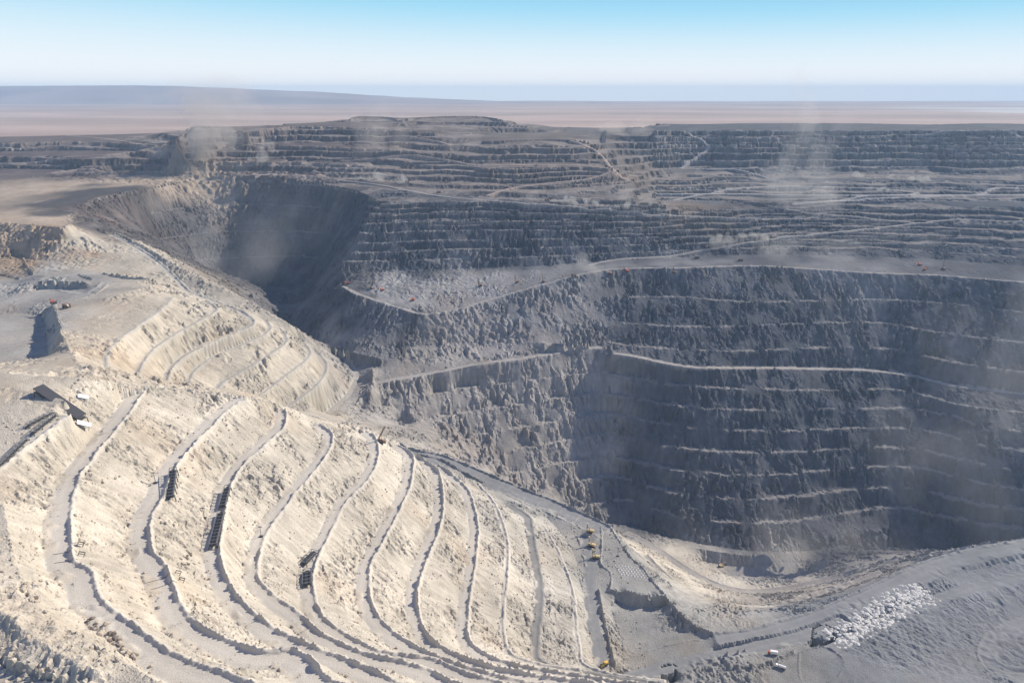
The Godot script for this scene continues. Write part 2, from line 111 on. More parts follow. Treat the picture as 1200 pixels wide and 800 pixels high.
	["haul_road", 4, 9, 1, 0.6, -279, -912, -260.0, -268, -960, -261.0, -258, -1007, -262.0, -257, -1048, -262.0, -261, -1087, -260.0, -277, -1121, -258.0, -305, -1155, -255.0],
	["", 9, 0, -1, 0.8, -234, -1076, -243.0, -224, -1020, -250.0, -222, -983, -260.0],
	["", 9, 0, -1, 1, -476, -1322, -235.0, -410, -1233, -235.0, -301, -1143, -236.0, -226, -1108, -240.0],
	["", 9, 0, -1, 0, -456, -1307, -250.0, -381, -1220, -251.0, -302, -1141, -253.0, -234, -1100, -251.0],
	["", 9, 0, -1, 0, -844, -1332, -27.0, -811, -1318, -36.0, -775, -1305, -50.0, -670, -1235, -68.0, -588, -1167, -85.0, -508, -1111, -102.0, -450, -1082, -120.0, -395, -1056, -138.0, -354, -1049, -160.0, -337, -1082, -195.0],
	["", 9, 0, -1, 1, -1133, -1401, -28.0, -1022, -1390, -28.0, -907, -1369, -28.0, -848, -1338, -28.0],
	["", 9, 0, -1, 0, -1024, -1259, -29.0, -877, -1224, -29.0, -781, -1191, -29.0, -786, -1224, -29.0],
	["", 9, 0, -1, 0, -979, -1191, -52.8, -836, -1178, -51.6, -782, -1185, -50.0, -760, -1211, -49.2],
	["", 9, 0, -1, 0, -958, -1156, -75.1, -836, -1146, -75.7, -735, -1135, -76.0, -704, -1162, -76.5],
	["", 9, 0, -1, 0, -701, -1023, -75.0, -645, -1039, -75.0, -586, -1002, -76.0, -555, -1022, -76.0],
	["haul_road", 5, 12, 1, 1.5, -782, -967, -95.0, -756, -984, -92.0, -726, -998, -88.0, -680, -987, -85.0, -616, -953, -82.0, -597, -971, -78.0, -601, -1002, -76.0],
	["", 9, 0, -1, 0, -746, -872, -95.0, -699, -902, -95.0, -664, -902, -95.0, -626, -879, -95.0, -576, -807, -95.0, -537, -748, -95.0, -511, -713, -95.0],
	["", 9, 0, -1, 0, -626.9, -715.8, -96.0, -569.9, -715.8, -96.0, -528.6, -710.7, -96.0, -512, -708.2, -96.0],
	["", 9, 0, -1, 1, -623, -900, -80.0, -568, -824, -75.0, -512, -745, -70.0, -467, -685, -68.0, -430, -641, -66.0, -404, -621, -66.0],
	["", 9, 0, -1, 1, -623, -900, -80.0, -601, -910, -78.0, -589, -939, -78.0, -595, -983, -76.0],
	["", 9, 0, -1, 0, -552, -898, -72.0, -540, -918, -72.0, -525, -970, -74.0],
	["", 9, 0, -1, 1.5, -726, -987, -76.0, -686, -999, -74.0, -629, -990, -74.0],
	["", 9, 0, -1, 0, -732, -999, -87.0, -689, -1001, -85.0, -626, -981, -82.0],
	["", 9, 0, -1, 6, -634, -1048, -76.0, -584, -1022, -76.0, -550, -1017, -76.0],
	["", 9, 0, -1, 5, -671, -1043, -76.0, -632, -1012, -76.0],
	["", 9, 0, -1, 7, -858, -1171, -74.0, -836, -1160, -76.0, -797, -1111, -79.0, -757, -1068, -81.0],
	["", 9, 0, -1, 5, -844, -1074, -84.0, -807, -1069, -84.0, -766, -1048, -84.0],
	["", 9, 0, -1, 0, -1517, -1794, -16.0, -1288, -1776, -16.0, -1182, -1813, -16.0, -1072, -1852, -16.0, -903, -1871, -16.0, -718, -1861, -17.0, -531, -1831, -18.0, -384, -1765, -21.0],
	["", 9, 0, -1, 0, -1657, -1969, -8.2, -1425, -1975, -8.8, -1143, -1939, -9.8, -859, -1928, -10.9, -645, -1912, -11.5, -451, -1873, -11.7],
	["", 9, 0, -1, 0, -1677, -2003, 18.7, -1453, -2026, 19.1, -1314, -2035, 18.3, -1136, -1936, 17.7, -974, -1985, 15.6, -824, -1910, 15.6],
	["", 9, 0, 1, 0, -1790, -2144, 24.0, -1532, -2142, 24.2, -1323, -2176, 24.1, -1100, -2146, 23.9, -973, -2119, 23.5],
	["far_bench", 7, 14, 1, 0, -1810, -2177, 44.0, -1547, -2170, 44.4, -1364, -2253, 44.0, -1101, -2154, 43.1, -987, -2100, 41.9],
	["", 9, 0, -1, 0, -2213, -2334, 52.1, -1657, -2331, 52.3, -1546, -2419, 52.6, -1463, -2473, 52.3, -1171, -2297, 51.7, -1055, -2223, 51.0],
	["", 9, 0, -1, 0, -884, -1892, 71.7, -1094, -2468, 77.7, -980, -2309, 87.6, -897, -2305, 82.5, -763, -2080, 78.9],
	["far_bench", 7, 12, 1, 0, -825, -1943, 8.0, -653, -1946, 10.0, -460, -1917, 6.0, -363, -1890, 2.0, -245, -1852, -3.0],
	["", 9, 0, -1, 0, -819, -2000, 12.0, -675, -2015, 13.0, -503, -2000, 12.0, -377, -1968, 8.0],
	["far_bench", 7, 12, 1, 0, -827, -2093, 40.0, -749, -2099, 42.0, -620, -2085, 43.0, -491, -2060, 40.0, -364, -2037, 37.0, -237, -1982, 32.0],
	["", 9, 0, 1, 0, 265, -2496, 68.0, 428, -2594, 72.0, 549, -2591, 78.0],
	["", 9, 0, -1, 0, -812, -2177, 44.0, -644, -2169, 47.0, -462, -2162, 45.0, -328, -2119, 43.0],
	["far_bench", 7, 12, 1, 0, -758, -2160, 82.0, -730, -2210, 87.0, -671, -2277, 89.0, -534, -2264, 87.0, -369, -2230, 81.0, -233, -2191, 73.0],
	["", 9, 0, -1, 0, -760, -2391, 92.0, -583, -2478, 94.0, -347, -2459, 92.0, -115, -2440, 90.0, 56, -2390, 84.0],
	["", 9, 0, -1, 0, -554, -2481, 105.0, -553, -2621, 109.0, -436, -2561, 108.0, -368, -2411, 102.0, -351, -2535, 106.0, -246, -2621, 109.0, -123, -2621, 109.0, -29, -2459, 103.0],
	["", 9, 0, -1, 0, -299, -1636, -31.0, -197, -1622, -31.0, -78, -1608, -33.0, 78, -1595, -35.0, 233, -1589, -40.0, 348, -1579, -50.0],
	["far_bench", 7, 10, 1, 0, -343, -1774, -20.0, -210, -1731, -19.0, -82, -1697, -21.0, 82, -1689, -22.0, 211, -1739, -22.0, 317, -1808, -24.0],
	["", 9, 0, -1, 0, -116, -1750, -15.0, 0, -1732, -15.0, 126, -1732, -15.0, 258, -1777, -14.0],
	["far_bench", 7, 14, 1, 0, -111, -1777, 9.0, 0, -1789, 12.0, 130, -1800, 13.0, 255, -1798, 9.0],
	["", 9, 0, -1, 0, -91, -1892, 15.0, 45, -1881, 16.0, 203, -1881, 16.0],
	["far_bench", 7, 12, 1, 0, -93, -1957, 43.0, -23, -1971, 51.0, 47, -1975, 53.0, 117, -1975, 53.0, 210, -1961, 45.0],
	["", 9, 0, -1, 0, -146, -2053, 57.0, -49, -2058, 59.0, 100, -2102, 61.0, 222, -2074, 58.0],
	["", 9, 0, -1, 0, -158, -2228, 71.0, 0, -2315, 69.0, 110, -2334, 68.0, 242, -2274, 66.0],
	["haul_road", 7, 10, 0, 0.5, -477, -1992, 15.0, -380, -1988, 20.0, -285, -1981, 16.0, -184, -1922, 10.0, -89, -1854, 12.0, 44, -1834, 14.0, 176, -1834, 14.0],
	["haul_road", 7, 9, 0, 0.5, -309, -2174, 64.0, -226, -2119, 60.0, -171, -2053, 57.0],
	["haul_road", 7, 10, 0, 0.5, 168, -2086, 62.0, 217, -2028, 54.0, 246, -1960, 36.0, 260, -1886, 20.0, 278, -1806, 4.0, 302, -1814, -14.0],
	["haul_road", 7, 9, 0, 0.5, 310, -1832, -16.0, 191, -1757, -18.0, 83, -1714, -21.0, 0, -1673, -26.0, -59, -1608, -33.0],
	["haul_road", 7, 9, 0, 0.5, -730, -1894, -14.0, -609, -1871, -16.0, -491, -1850, -18.0],
	["haul_road", 7, 9, 0, 0.5, -1572, -1986, 4.0, -1391, -2000, 5.0, -1259, -2023, 10.0, -1114, -2072, 20.0, -1008, -2113, 24.0],
	["haul_road", 7, 9, 0, 0.5, -1712, -2404, 37.0, -1576, -2461, 39.0, -1383, -2377, 36.0, -1196, -2233, 30.0, -1017, -2077, 22.0],
	["haul_road", 7, 8, 0, 0.5, -1219, -1871, -16.0, -1170, -1903, -15.0, -1067, -1883, -15.0],
]
# Rock colours (linear) with sun and shade painted in, at points of the plan: x, z, r, g, b
const ROCK := [
	-353, -453, 0.49, 0.445, 0.375, -236, -325, 0.49, 0.445, 0.375, -212, -263, 0.49, 0.445, 0.375, -281, -520, 0.49, 0.445, 0.375,
	-302, -473, 0.49, 0.445, 0.375, -216, -375, 0.49, 0.445, 0.375, -185, -273, 0.49, 0.445, 0.375, -285, -375, 0.49, 0.445, 0.375,
	-224, -246, 0.49, 0.445, 0.375, -150, -277, 0.49, 0.45, 0.385, -243, -488, 0.49, 0.45, 0.385, -187, -435, 0.49, 0.45, 0.385,
	-125, -377, 0.49, 0.45, 0.385, -111, -518, 0.49, 0.45, 0.385, -165, -596, 0.49, 0.45, 0.385, -53, -518, 0.49, 0.45, 0.385,
	0, -521, 0.49, 0.45, 0.385, -25, -402, 0.49, 0.45, 0.385, -164, -364, 0.49, 0.45, 0.385, -78, -433, 0.49, 0.45, 0.385,
	40, -534, 0.43, 0.405, 0.36, 35, -612, 0.43, 0.405, 0.36, 0, -607, 0.43, 0.405, 0.36, 75, -554, 0.3, 0.295, 0.28,
	128, -520, 0.3, 0.295, 0.28, 107, -605, 0.3, 0.295, 0.28, 20, -705, 0.3, 0.295, 0.28, 234, -500, 0.3, 0.295, 0.28,
	186, -470, 0.3, 0.295, 0.28, 418, -547, 0.245, 0.255, 0.268, 312, -501, 0.245, 0.255, 0.268, 435, -507, 0.245, 0.255, 0.268,
	514, -634, 0.245, 0.255, 0.268, 337, -555, 0.245, 0.255, 0.268, 197, -695, 0.52, 0.48, 0.41, 227, -650, 0.52, 0.48, 0.41,
	201, -807, 0.52, 0.48, 0.41, 345, -769, 0.52, 0.48, 0.41, 357, -679, 0.4, 0.365, 0.32, 401, -670, 0.4, 0.365, 0.32,
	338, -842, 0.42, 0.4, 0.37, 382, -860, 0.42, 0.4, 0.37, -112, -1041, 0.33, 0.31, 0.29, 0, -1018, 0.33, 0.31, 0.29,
	71, -1051, 0.33, 0.31, 0.29, -72, -1084, 0.33, 0.31, 0.29, -189, -998, 0.33, 0.31, 0.29, 83, -991, 0.33, 0.31, 0.29,  # sunlit left half of the far wall, painted paler
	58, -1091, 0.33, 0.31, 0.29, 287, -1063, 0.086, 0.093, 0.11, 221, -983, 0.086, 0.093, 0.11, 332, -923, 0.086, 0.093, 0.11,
	431, -1047, 0.086, 0.093, 0.11, 585, -1076, 0.086, 0.093, 0.11, 638, -1010, 0.086, 0.093, 0.11, 461, -907, 0.086, 0.093, 0.11,  # shaded right half of the far wall, painted darker
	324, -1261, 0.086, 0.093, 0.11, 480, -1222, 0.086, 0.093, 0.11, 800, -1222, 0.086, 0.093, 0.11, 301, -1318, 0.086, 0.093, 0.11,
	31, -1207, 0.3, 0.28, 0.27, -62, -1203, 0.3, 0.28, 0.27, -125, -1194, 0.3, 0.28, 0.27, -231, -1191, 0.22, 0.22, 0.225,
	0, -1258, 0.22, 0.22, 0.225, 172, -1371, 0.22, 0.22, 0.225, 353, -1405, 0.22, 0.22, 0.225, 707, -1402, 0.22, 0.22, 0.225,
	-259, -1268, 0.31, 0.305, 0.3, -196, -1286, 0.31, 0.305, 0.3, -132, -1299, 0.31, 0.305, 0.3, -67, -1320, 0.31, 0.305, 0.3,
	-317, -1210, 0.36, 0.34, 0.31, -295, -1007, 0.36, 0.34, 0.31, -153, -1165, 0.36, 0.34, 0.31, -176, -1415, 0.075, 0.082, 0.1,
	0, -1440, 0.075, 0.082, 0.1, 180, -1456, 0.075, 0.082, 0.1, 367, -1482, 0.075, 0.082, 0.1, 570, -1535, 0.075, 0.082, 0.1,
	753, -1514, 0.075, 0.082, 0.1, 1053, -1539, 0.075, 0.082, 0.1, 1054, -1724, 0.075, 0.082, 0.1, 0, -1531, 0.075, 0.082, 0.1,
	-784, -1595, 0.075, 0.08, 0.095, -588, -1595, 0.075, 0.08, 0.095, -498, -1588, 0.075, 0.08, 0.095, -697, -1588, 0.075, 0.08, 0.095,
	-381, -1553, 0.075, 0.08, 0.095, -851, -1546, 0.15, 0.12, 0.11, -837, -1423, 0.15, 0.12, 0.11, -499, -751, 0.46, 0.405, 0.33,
	-451, -700, 0.46, 0.405, 0.33, -488, -821, 0.46, 0.405, 0.33, -511, -928, 0.46, 0.405, 0.33, -469, -833, 0.44, 0.4, 0.335,
	-426, -930, 0.44, 0.4, 0.335, -489, -949, 0.44, 0.4, 0.335, -714, -1191, 0.44, 0.4, 0.335, -620, -1093, 0.44, 0.4, 0.335,
	-360, -899, 0.44, 0.4, 0.335, -318, -950, 0.44, 0.4, 0.335, -356, -972, 0.44, 0.4, 0.335, -625, -826, 0.36, 0.345, 0.32,
	-573, -764, 0.36, 0.345, 0.32, -748, -972, 0.36, 0.345, 0.32, -687, -1001, 0.36, 0.345, 0.32, -636, -1001, 0.36, 0.345, 0.32,
	-742, -1024, 0.36, 0.345, 0.32, -788, -1168, 0.35, 0.27, 0.2, -846, -1168, 0.35, 0.27, 0.2, -882, -1280, 0.4, 0.33, 0.26,
	-979, -1327, 0.4, 0.33, 0.26, -1108, -1515, 0.4, 0.33, 0.26, -1071, -1634, 0.4, 0.33, 0.26, -965, -1776, 0.4, 0.33, 0.26,
	-809, -1864, 0.4, 0.33, 0.26, -1399, -1946, 0.12, 0.1, 0.098, -1170, -1951, 0.12, 0.1, 0.098, -936, -1951, 0.12, 0.1, 0.098,
	-1845, -2592, 0.12, 0.1, 0.098, -1613, -2723, 0.12, 0.1, 0.098, -613, -2070, 0.12, 0.1, 0.098, -590, -1978, 0.12, 0.1, 0.098,
	-379, -2145, 0.12, 0.1, 0.098, -696, -1932, 0.12, 0.1, 0.098, -239, -2018, 0.17, 0.15, 0.14, 0, -1916, 0.17, 0.15, 0.14,
	109, -1823, 0.17, 0.15, 0.14, -225, -1871, 0.17, 0.15, 0.14, 0, -1706, 0.17, 0.15, 0.14, -349, -1946, 0.17, 0.15, 0.14,
	-101, -2142, 0.17, 0.15, 0.14, 122, -2065, 0.17, 0.15, 0.14, -404, -1862, 0.17, 0.15, 0.14, 590, -2472, 0.12, 0.125, 0.135,
	693, -2303, 0.12, 0.125, 0.135, 734, -2017, 0.12, 0.125, 0.135, 1144, -2761, 0.12, 0.125, 0.135, 1302, -2739, 0.12, 0.125, 0.135,
	1549, -2596, 0.12, 0.125, 0.135, 1490, -2476, 0.12, 0.125, 0.135, 1956, -2847, 0.12, 0.125, 0.135, 1075, -2224, 0.12, 0.125, 0.135,
	432, -1777, 0.12, 0.125, 0.135, 1015, -1851, 0.12, 0.125, 0.135, 357, -1845, 0.17, 0.145, 0.125, 433, -1612, 0.17, 0.145, 0.125,
	-2500, -3300, 0.4, 0.29, 0.23, 2500, -3300, 0.4, 0.29, 0.23, -2600, -2300, 0.4, 0.29, 0.23, 0, -3400, 0.4, 0.29, 0.23,
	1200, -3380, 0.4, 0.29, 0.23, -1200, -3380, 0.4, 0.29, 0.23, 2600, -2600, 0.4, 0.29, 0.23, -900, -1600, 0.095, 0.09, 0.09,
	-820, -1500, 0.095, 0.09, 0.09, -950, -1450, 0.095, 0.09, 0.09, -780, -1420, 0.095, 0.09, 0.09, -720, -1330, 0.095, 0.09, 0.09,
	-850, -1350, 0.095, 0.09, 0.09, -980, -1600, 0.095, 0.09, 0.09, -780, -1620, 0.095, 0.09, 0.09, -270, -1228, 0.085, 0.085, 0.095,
	-200, -1188, 0.085, 0.085, 0.095, -153, -1179, 0.085, 0.085, 0.095, -310, -1265, 0.085, 0.085, 0.095, -354, -1310, 0.085, 0.085, 0.095,  # shade on the nose of the far ledge, painted into the rock
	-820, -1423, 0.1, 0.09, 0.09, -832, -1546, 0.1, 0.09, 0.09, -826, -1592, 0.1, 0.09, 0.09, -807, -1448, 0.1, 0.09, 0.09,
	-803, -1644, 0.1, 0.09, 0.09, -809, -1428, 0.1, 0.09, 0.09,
]
# surface of benches and roads by kind (linear)
const DUST := [Color(.57, .535, .475), Color(.25, .255, .26), Color(.27, .265, .255), Color(.37, .345, .32), Color(.43, .41, .37), Color(.36, .35, .33), Color(.26, .25, .24), Color(.40, .325, .28), Color(.40, .38, .36), Color(.3, .3, .3)]

# heaps and broken ground: centre x, z, half sizes, height, fineness
const RUBBLE := [
	[410, -518, 120, 60, 0.7, 1.6],
	[354, -520, 60, 50, 0.9, 1.8],
	[186, -469, 40, 25, 2, 2.4],
	[-373, -1091, 45, 35, 4, 1.5],
	[-205, -1341, 150, 90, 1.8, 0.8],
	[374, -655, 110, 60, 1.2, 1.2],
	[204, -679, 70, 90, 0.7, 0.9],
	[-790, -1124, 130, 60, 1.8, 1.4],
	[-786, -1862, 500, 160, 3, 0.7],
	[-62, -1194, 120, 30, 4, 0.9],
	[-217, -247, 40, 25, 2, 1.6],
]

var fine_noise := FastNoiseLite.new()
var broad_noise := FastNoiseLite.new()
var gully_noise := FastNoiseLite.new()
var lumps := FastNoiseLite.new()
var crags := FastNoiseLite.new()
var pieces := {}      # object id -> {v, n, c, i}
var grids: Array = []


class Grid:
	var x0: float
	var z0: float
	var cell: float
	var nx: int
	var nz: int
	var h: PackedFloat32Array
	var fixed: PackedByteArray
	var strip: PackedInt32Array
	var inset: PackedFloat32Array
	var mound: PackedFloat32Array
	var mound_line: PackedByteArray

	func _init(ax: float, az: float, bx: float, bz: float, c: float) -> void:
		x0 = ax
		z0 = az
		cell = c
		nx = int(round((bx - ax) / c)) + 1
		nz = int(round((bz - az) / c)) + 1
		var n := nx * nz
		h.resize(n)
		fixed.resize(n)
		strip.resize(n)
		strip.fill(-1)
		inset.resize(n)
		mound.resize(n)

	func covers(x: float, z: float, margin := 0.0) -> bool:
		return x >= x0 + margin and z >= z0 + margin and x <= x0 + (nx - 1) * cell - margin and z <= z0 + (nz - 1) * cell - margin

	func sample(a: PackedFloat32Array, x: float, z: float) -> float:
		var fx := clampf((x - x0) / cell, 0.0, nx - 1.001)
		var fz := clampf((z - z0) / cell, 0.0, nz - 1.001)
		var i := int(fx)
		var j := int(fz)
		fx -= i
		fz -= j
		var k := j * nx + i
		return lerpf(lerpf(a[k], a[k + 1], fx), lerpf(a[k + nx], a[k + nx + 1], fx), fz)


func in_sight(x: float, z: float, more := 0.0) -> bool:
	return z < -120.0 + more and absf(x) < -z * 0.78 + 150.0 + more


# ---------------------------------------------------------------- survey lines to a height field
func resampled(flat: Array, step: float, wander: float, seed_at: float) -> PackedVector3Array:
	var c := Curve3D.new()
	var n := (flat.size() - 5) / 3
	var p := PackedVector3Array()
	for k in n:
		p.append(Vector3(flat[5 + k * 3], flat[7 + k * 3], flat[6 + k * 3]))
	for k in n:
		var t := Vector3.ZERO
		if k > 0 and k < n - 1:
			t = (p[k + 1] - p[k - 1]) / 6.0
			var l := minf(p[k].distance_to(p[k - 1]), p[k].distance_to(p[k + 1])) * 0.34
			t = t.limit_length(l)
		c.add_point(p[k], -t, t)
	c.bake_interval = step
	var out := c.get_baked_points()
	var bend := wander * 2.2 if wander > 1.0 else wander
	for k in out.size():
		var q := out[k]
		out[k] = q + Vector3(fine_noise.get_noise_2d(q.x * 1.1, q.z * 1.1 + seed_at), 0, fine_noise.get_noise_2d(q.x * 1.1 + 531.0, q.z * 1.1 - seed_at)) * wander
		out[k] += Vector3(broad_noise.get_noise_2d(q.x * 3.0 + seed_at, q.z * 3.0), 0, broad_noise.get_noise_2d(q.x * 3.0, q.z * 3.0 - seed_at)) * bend
	return out


func lay_line(g: Grid, number: int, drape: bool) -> void:
	var line: Array = LINES[number]
	var side: float = line[3]
	if drape != (side == 0.0):
		return
	var w: float = line[2]
	var broken: bool = line[0] == "far_bench"
	var p := resampled(line, maxf(4.0, g.cell * 1.5), 2.6 if broken else 0.8 if w > 0.0 else 0.5, number * 37.0)
	if drape:
		var sm := PackedFloat32Array()
		for q in p:
			sm.append(g.sample(g.h, q.x, q.z))
		for turn in 6:
			for k in range(1, sm.size() - 1):
				sm[k] = (sm[k - 1] + sm[k] * 2.0 + sm[k + 1]) * 0.25
		for k in p.size():
			p[k].y = sm[k]
	var windrow: float = line[4]
	var lo := -0.55 * g.cell if not drape else -w * 0.5
	var hi := w + 0.1 * g.cell if not drape else w * 0.5
	var reach := maxf(absf(lo), hi) + g.cell
	for k in p.size() - 1:
		var a := p[k]
		var b := p[k + 1]
		if not g.covers((a.x + b.x) * 0.5, (a.z + b.z) * 0.5, -reach):
			continue
		var d := Vector2(b.x - a.x, b.z - a.z)
		var l := d.length()
		if l < 0.01:
			continue
		d /= l
		if broken:
			var left := clampf(0.5 + 2.2 * lumps.get_noise_2d(a.x * 0.5 + number * 50.0, a.z * 0.5), 0.0, 1.3)
			if left < 0.08 and not drape:
				continue
			hi = w * left + 0.1 * g.cell if not drape else hi
		var up := Vector2(d.y, -d.x) * (1.0 if side >= 0.0 else -1.0)   # left of travel, seen from above with -z ahead
		var i0 := maxi(1, int(floor((minf(a.x, b.x) - reach - g.x0) / g.cell)))
		var i1 := mini(g.nx - 2, int(ceil((maxf(a.x, b.x) + reach - g.x0) / g.cell)))
		var j0 := maxi(1, int(floor((minf(a.z, b.z) - reach - g.z0) / g.cell)))
		var j1 := mini(g.nz - 2, int(ceil((maxf(a.z, b.z) + reach - g.z0) / g.cell)))
		for j in range(j0, j1 + 1):
			for i in range(i0, i1 + 1):
				var rx := g.x0 + i * g.cell - a.x
				var rz := g.z0 + j * g.cell - a.z
				var t := rx * d.x + rz * d.y
				if t < -0.12 * l - 0.3 * g.cell or t > 1.12 * l + 0.3 * g.cell:
					continue
				var s := rx * up.x + rz * up.y
				var at := j * g.nx + i
				if windrow > 0.0 and not drape:
					var m := windrow * 0.8 * (1.0 - absf(s - 0.8) / maxf(1.35, g.cell * 0.8))
					if m > g.mound[at]:
						g.mound[at] = m
				if s < lo or s > hi:
					continue
				g.h[at] = lerpf(a.y, b.y, clampf(t / l, 0.0, 1.0))
				g.fixed[at] = 1
				if w > 0.0:
					g.strip[at] = number
					g.inset[at] = (s / w) if not drape else 0.4


func relax(h: PackedFloat32Array, fixed: PackedByteArray, nx: int, nz: int, sweeps: int, over: float) -> PackedFloat32Array:
	for turn in sweeps:
		for j in range(1, nz - 1):
			var at := j * nx
			for k in range(at + 1, at + nx - 1):
				if fixed[k] == 0:
					h[k] += over * ((h[k - 1] + h[k + 1] + h[k - nx] + h[k + nx]) * 0.25 - h[k])
	return h


func solve(g: Grid, has_start: bool) -> void:
	# coarse to fine, so that broad slopes settle quickly
	var hs: Array = [g.h]
	var fs: Array = [g.fixed]
	var sx: Array = [g.nx]
	var sz: Array = [g.nz]
	var depth := 3 if has_start else 6
	for level in depth:
		var a: PackedFloat32Array = hs[level]
		var f: PackedByteArray = fs[level]
		var ax: int = sx[level]
		var az: int = sz[level]
		var bx := (ax + 1) / 2
		var bz := (az + 1) / 2
		var b := PackedFloat32Array()
		var e := PackedByteArray()
		b.resize(bx * bz)
		e.resize(bx * bz)
		for j in bz:
			for i in bx:
				var sum := 0.0
				var n := 0
				var every := 0.0
				var m := 0
				for q in 4:
					var x := i * 2 + (q & 1)
					var z := j * 2 + (q >> 1)
					if x < ax and z < az:
						var k := z * ax + x
						every += a[k]
						m += 1
						if f[k] != 0:
							sum += a[k]
							n += 1
				b[j * bx + i] = sum / n if n else every / m
				e[j * bx + i] = 1 if n else 0
		hs.append(b)
		fs.append(e)
		sx.append(bx)
		sz.append(bz)
	for level in range(depth, -1, -1):
		var a: PackedFloat32Array = hs[level]
		var f: PackedByteArray = fs[level]
		var ax: int = sx[level]
		var az: int = sz[level]
		if level < depth:
			var b: PackedFloat32Array = hs[level + 1]
			var bx: int = sx[level + 1]
			var bz: int = sz[level + 1]
			for j in az:
				var v := clampf(j * 0.5 - 0.25, 0.0, bz - 1.001)
				var jj := int(v)
				v -= jj
				for i in ax:
					var k := j * ax + i
					if f[k] == 0:
						var u := clampf(i * 0.5 - 0.25, 0.0, bx - 1.001)
						var ii := int(u)
						u -= ii
						var q := jj * bx + ii
						a[k] = lerpf(lerpf(b[q], b[q + 1], u), lerpf(b[q + bx], b[q + bx + 1], u), v)
		hs[level] = relax(a, f, ax, az, 60 if level == depth else (14 if level > 0 else 7), 1.35)
	g.h = hs[0]


func survey(g: Grid, coarse: Grid) -> void:
	for j in g.nz:
		var z := g.z0 + j * g.cell
		for i in g.nx:
			var x := g.x0 + i * g.cell
			var k := j * g.nx + i
			var rim := i == 0 or j == 0 or i == g.nx - 1 or j == g.nz - 1
			if coarse:
				g.h[k] = coarse.sample(coarse.h, x, z)
				if rim or not in_sight(x, z, 20.0):
					g.fixed[k] = 1
			elif i == 0 or j == 0 or i == g.nx - 1:
				g.fixed[k] = 1
	for n in LINES.size():
		lay_line(g, n, false)
	solve(g, coarse != null)
	for n in LINES.size():
		lay_line(g, n, true)


